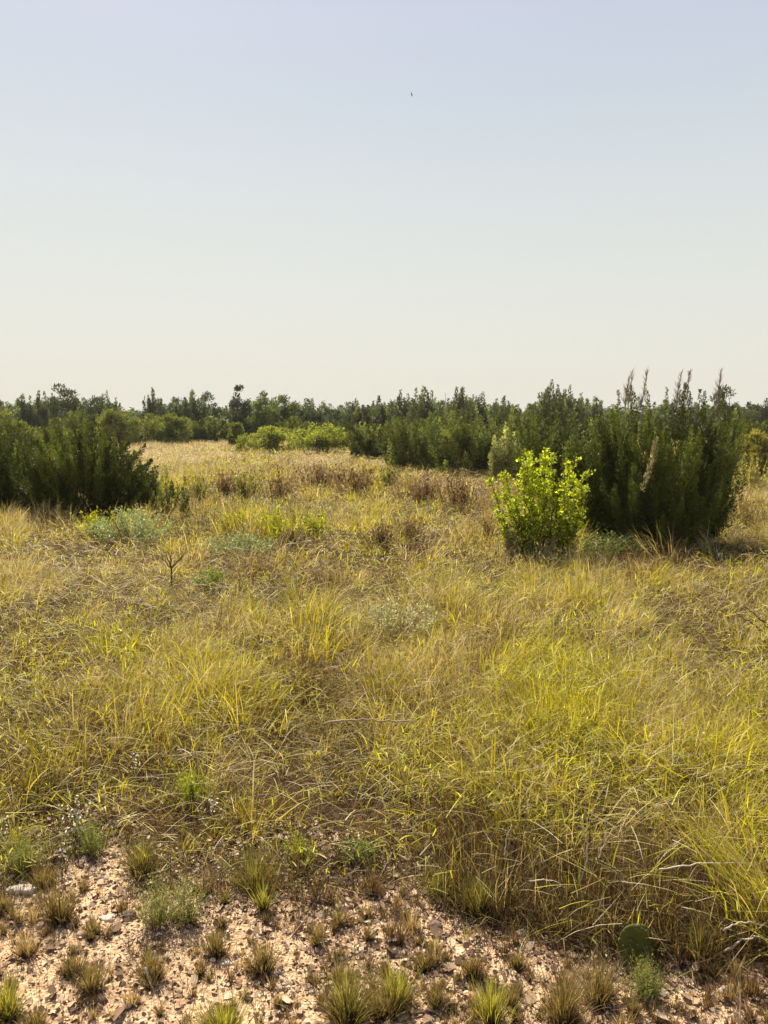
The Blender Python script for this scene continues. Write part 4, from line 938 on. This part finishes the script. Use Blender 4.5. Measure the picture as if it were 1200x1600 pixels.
# ------------------------------------------------------------------ sticks, sapling, stems
def stick(pix, d0, d1, r0, r1, lab, seed, mat=None, cat='dry stalk', name='dry_stalk', twigs=0):
    rng = np.random.default_rng(seed); n = len(pix); ds = np.linspace(d0, d1, n)
    pts = np.array([A(px, py, d) for (px, py), d in zip(pix, ds)]); b = pts[0].copy()
    t = np.linspace(0, n - 1, 4 * n); P = np.stack([np.interp(t, np.arange(n), pts[:, k]) for k in range(3)], 1)
    P[1:-1] += rng.normal(0, r0 * .6, (len(P) - 2, 3)); mb = MB(); tube(mb, P - b, r0, r1, 6)
    root = thing(name, b, lab, cat); mb.build('stalk', mat or M_twig, root, True)
    for k in range(twigs):
        j = rng.integers(2, len(P) - 1); mb = MB(); v = rng.normal(0, 1, 3) * np.array([1, .5, .7]); v /= np.linalg.norm(v)
        tube(mb, wob(rng, P[j] - b, P[j] - b + v * rng.uniform(.04, .12), 4, .08), r1 * 1.1, r1 * .5, 4); mb.build('twig', mat or M_twig, root, True)
def D(px, py): return float(G(px, py)[1])
stick([(908, 1376), (917, 1345), (918, 1318), (910, 1292), (906, 1274)], D(908, 1400), D(908, 1400) - .02, .0035, .0014, 'pale kinked stalk hanging over the dark grass edge', 81)
stick([(936, 1340), (944, 1318), (948, 1296), (943, 1282)], D(936, 1405), D(936, 1405), .0032, .0013, 'short pale curved stalk right of the kinked one', 82)
stick([(778, 1412), (812, 1378), (852, 1322)], D(778, 1414), D(778, 1414) + .22, .004, .002, 'long straight grey stick leaning at the grass edge', 83, twigs=3)
stick([(826, 1376), (850, 1374), (872, 1378), (886, 1392)], D(840, 1420), D(880, 1425), .003, .0014, 'thin pale forked twig beside the leaning stick', 84, twigs=2)
stick([(788, 1336), (792, 1310), (800, 1288)], D(790, 1400), D(790, 1400), .0028, .0013, 'pale blade like stalk left of the leaning stick', 85)
stick([(1130, 1454), (1150, 1442), (1172, 1441), (1202, 1450)], D(1130, 1500), D(1190, 1500), .0035, .002, 'upper pale arching stalk at the right edge of the dark hollow', 86)
stick([(1132, 1486), (1160, 1468), (1185, 1463), (1202, 1470)], D(1132, 1510), D(1190, 1510), .0038, .002, 'lower yellowish arching stalk at the right edge of the dark hollow', 87)
stick([(1030, 1358), (1090, 1350), (1140, 1348), (1180, 1352)], D(1030, 1440), D(1180, 1440), .003, .0015, 'long thin pale stalk lying level in the right grass', 88)
stick([(508, 1130), (550, 1124), (590, 1125), (638, 1127)], D(508, 1192), D(638, 1192), .0065, .0045, 'pinkish straight stick lying across the middle of the grass', 89, M_dust, cat='stick', name='fallen_stick')
stick([(226, 1512), (232, 1530), (241, 1549)], D(230, 1540), D(241, 1552), .0035, .002, 'small pale stick beside the round dense left tuft', 90, cat='stick', name='fallen_stick')
stick([(630, 1588), (665, 1582), (702, 1584)], D(630, 1590), D(702, 1588), .006, .004, 'dark brown stick lying at the bottom centre right', 91, M_bark, 'stick', 'fallen_stick', 1)
stick([(397, 1515), (398, 1490), (392, 1466)], D(397, 1516), D(397, 1516), .0022, .001, 'thin pale stalk leaning on the round olive tuft', 92)
stick([(412, 1508), (424, 1522)], D(412, 1512), D(424, 1524), .003, .002, 'short pale stick at the foot of the round olive tuft', 93, cat='stick', name='fallen_stick')
stick([(1155, 1605), (1158, 1570), (1154, 1536)], D(1155, 1606), D(1155, 1606), .0028, .0014, 'thin white upright stalk in the lower right corner', 94)
stick([(388, 1385), (394, 1370), (404, 1358)], D(390, 1392), D(404, 1385), .0026, .0012, 'pale curled stalk at the fanning tuft', 95)
stick([(512, 1216), (500, 1182), (478, 1150), (455, 1085)], D(512, 1260), D(480, 1240), .0026, .0012, 'long pale stalk slanting over the left of the lying stick', 96)
stick([(950, 880), (938, 868), (930, 862)], D(940, 900), D(940, 900), .008, .004, 'pale broken stalk under the right of the leafy shrub', 97)
stick([(858, 893), (866, 878), (862, 866)], D(860, 900), D(860, 900), .008, .004, 'pale bent stalk under the middle of the leafy shrub', 98)
stick([(1090, 925), (1082, 912), (1097, 900)], D(1085, 950), D(1085, 950), .007, .003, 'short pale twig standing below the right of the tall juniper', 99)
for i, (a_, b_) in enumerate((((1200, 992), (1146, 955)), ((1204, 985), (1162, 945)), ((1206, 980), (1190, 968)))):
    stick([a_, ((a_[0] + b_[0]) / 2, (a_[1] + b_[1]) / 2 - 1), b_], D(1200, 1010), D(1190, 1010), .007, .003, ('lowest', 'middle', 'short upper')[i] + ' dark stiff stem poking in at the right edge', 120 + i, M_bark, 'stem', 'dark_stem')
def sapling():
    rng = np.random.default_rng(130); b = G(268, 918); d = b[1]
    root = thing('bare_sapling', b, 'small leafless forked sapling in the pale left meadow', 'sapling')
    m = MB(); f = A(268, 888, d) - b; tube(m, wob(rng, (0, 0, -.02), f, 5, .04), .014, .010, 6); m.build('trunk', M_bark, root, True)
    for (px, py) in ((258, 862), (266, 856), (284, 868), (292, 862), (250, 874), (278, 878)):
        m = MB(); e = A(px, py, d) - b; e[1] = rng.uniform(-.12, .12); p = wob(rng, f, e, 6, .05); tube(m, p, .008, .003, 5)
        for k in range(4): j = rng.integers(2, 6); v = rng.normal(0, .06, 3); v[2] = abs(v[2]) + .03; tube(m, wob(rng, p[j], p[j] + v, 3, .05), .003, .0015, 3)
        m.build('branch', M_bark, root, True)
sapling()

# ------------------------------------------------------------------ stones
def stone(px, py, w_px, h_fr, lab, seed, mat, flat=.35, depth=.6):
    rng = np.random.default_rng(seed); b = G(px, py); W = pxm(w_px, b[1] * 1.1) * .5; nu, nv = 12, 7; V = []
    for i in range(nv):
        ph = math.pi * i / (nv - 1)
        for j in range(nu):
            t = 2 * math.pi * j / nu; n = 1 + .22 * math.sin(t * 2 + seed) + .14 * math.sin(3 * t + seed * 2) + rng.normal(0, .07)
            V.append((W * n * math.sin(ph) ** .7 * math.cos(t), W * depth * n * math.sin(ph) ** .7 * math.sin(t), W * flat * (math.cos(ph) + .35) + rng.normal(0, .05) * W * flat))
    F = [[i * nu + j, i * nu + (j + 1) % nu, (i + 1) * nu + (j + 1) % nu, (i + 1) * nu + j] for i in range(nv - 1) for j in range(nu)]
    mb = MB(); mb.add(V, np.array(F), np.array([.5, .5, .5])); return tag(mb.build('stone', mat, loc=b), lab, 'stone')
for i, s in enumerate([(36, 1392, 42, 1, 'larger white flat stone at the left edge', M_white, .28), (64, 1404, 24, 1, 'smaller white stone right below the larger white one', M_white, .4),
  (200, 1434, 24, 1, 'dark brown stone left of the feathery bushlets', M_dark, .6), (680, 1452, 28, 1, 'brown stone on the litter at centre right', M_dark, .6),
  (168, 1436, 26, 1, 'pale flat stone left of the dark brown stone', M_white, .3), (735, 1508, 12, 1, 'tiny pale stone at the dark foot tuft', M_white, .6),
  (356, 1508, 16, 1, 'pale stone left of the round olive tuft', M_white, .5), (720, 1540, 14, 1, 'small grey stone below the dark foot tuft', M_dark, .6),
  (402, 1542, 10, 1, 'tiny dark stone below the round olive tuft', M_dark, .7), (430, 1528, 14, 1, 'small brown stone right of the round olive tuft', M_dark, .6),
  (1130, 1550, 20, 1, 'pale tan stone in the lower right corner', M_white, .5), (815, 1460, 20, 1, 'pale stone under the small orange yellow tuft', M_white, .5)]):
    stone(s[0], s[1], s[2], 1, s[4], 140 + i, s[5], s[6])

# ------------------------------------------------------------------ prickly pear pad
def cactus():
    rng = np.random.default_rng(160); b = G(990, 1512)
    root = thing('prickly_pear', b, 'dark green round prickly pear pad standing in the right foreground', 'cactus', rz=.15)
    for k, (ox, oz, W, H, tilt, rot) in enumerate(((0, 0, .068, .155, .12, 0), (.055, 0, .05, .10, .35, .6))):
        mb = MB(); nu, nv = 28, 14; V = []
        for i in range(nv + 1):
            s = i / nv; ph = math.pi * s
            for j in range(nu):
                t = 2 * math.pi * j / nu; y = .5 - .5 * math.cos(ph); w = math.sin(ph) ** .75 * (0.75 + .35 * y)
                x = W * w * math.cos(t); yy = .011 * math.sin(ph) ** .5 * math.sin(t) * (1 + .05 * math.sin(9 * t)); z = H * y
                xr = x * math.cos(tilt) + z * math.sin(tilt); zr = -x * math.sin(tilt) * .6 + z * math.cos(tilt)
                V.append((ox + xr * math.cos(rot) - yy * math.sin(rot), xr * math.sin(rot) + yy * math.cos(rot) + z * .18, oz - .01 + max(zr, -.02)))
        F = [[i * nu + j, i * nu + (j + 1) % nu, (i + 1) * nu + (j + 1) % nu, (i + 1) * nu + j] for i in range(nv) for j in range(nu)]
        mb.add(V, np.array(F), np.array([.07, .1, .02])); pad = mb.build('pad', M_pad, root, True)
        sb = MB(); VA = np.array(V)
        for q in rng.choice(len(V), 46, replace=False):
            if VA[q, 2] < .03: continue
            for r_ in range(3):
                v = rng.normal(0, .5, 3) + np.array([0, -1, .1]); v /= np.linalg.norm(v); tube(sb, np.array([VA[q], VA[q] + v * .006, VA[q] + v * .012]), .0006, .0002, 3)
        sb.build('spines', M_twig, pad)
cactus()

# ------------------------------------------------------------------ thin dry haze
def haze():
    m = MB(); x, y0, y1, z0, z1 = 3050., -3050., 3050., -2.0, 15.0
    m.add([(-x, y0, z0), (x, y0, z0), (x, y1, z0), (-x, y1, z0), (-x, y0, z1), (x, y0, z1), (x, y1, z1), (-x, y1, z1)], np.array([[0, 3, 2, 1], [4, 5, 6, 7], [0, 1, 5, 4], [1, 2, 6, 5], [2, 3, 7, 6], [3, 0, 4, 7]]), np.array([1., 1, 1]))
    mt, t, o = new_mat('haze_air'); v = t.nodes.new('ShaderNodeVolumePrincipled'); v.inputs['Density'].default_value = HAZE; v.inputs['Color'].default_value = (.92, .94, .95, 1); v.inputs['Anisotropy'].default_value = 0.0
    t.links.new(v.outputs[0], o.inputs['Volume']); tag(m.build('haze', mt), 'thin dry haze over the far trees', 'haze', kind='stuff')
HAZE = 0.0003
haze()

# ------------------------------------------------------------------ bird high in the sky
def bird():
    c = A(643, 148, 31); mb = MB(); nu, nv = 10, 9; V = []
    prof = [.01, .045, .06, .055, .06, .05, .035, .03, .012]; ys = [-.22, -.19, -.14, -.09, -.02, .06, .13, .2, .27]
    for y, r in zip(ys, prof):
        for j in range(nu): t = 2 * math.pi * j / nu; V.append((r * math.cos(t), y, r * .8 * math.sin(t)))
    F = [[i * nu + j, i * nu + (j + 1) % nu, (i + 1) * nu + (j + 1) % nu, (i + 1) * nu + j] for i in range(nv - 1) for j in range(nu)]
    n0 = len(V); T = []
    for s in (-1, 1):   # raised wings, rooted in the body
        pts = [(.03, -.10, .02), (.03, .07, .02), (.16, .05, .12), (.16, -.13, .12), (.30, .09, .16), (.30, -.07, .16), (.42, .16, .14)]
        for dz in (0, -.008):
            for p in pts: V.append((s * p[0], p[1], p[2] + dz))
        for o in (0, 7):
            q = n0 + (0 if s < 0 else 14) + o
            T += [[q, q + 1, q + 2], [q, q + 2, q + 3], [q + 3, q + 2, q + 4], [q + 3, q + 4, q + 5], [q + 5, q + 4, q + 6]]
    mb.add(V, [np.array(F), np.array(T)], np.array([.02, .02, .02]))
    o = mb.build('bird', M_bird, loc=c); o.rotation_euler = (.2, .9, 1.1); o.scale = (.2, .2, .2)
    tag(o, 'tiny dark bird flying high in the pale sky', 'bird')
bird()
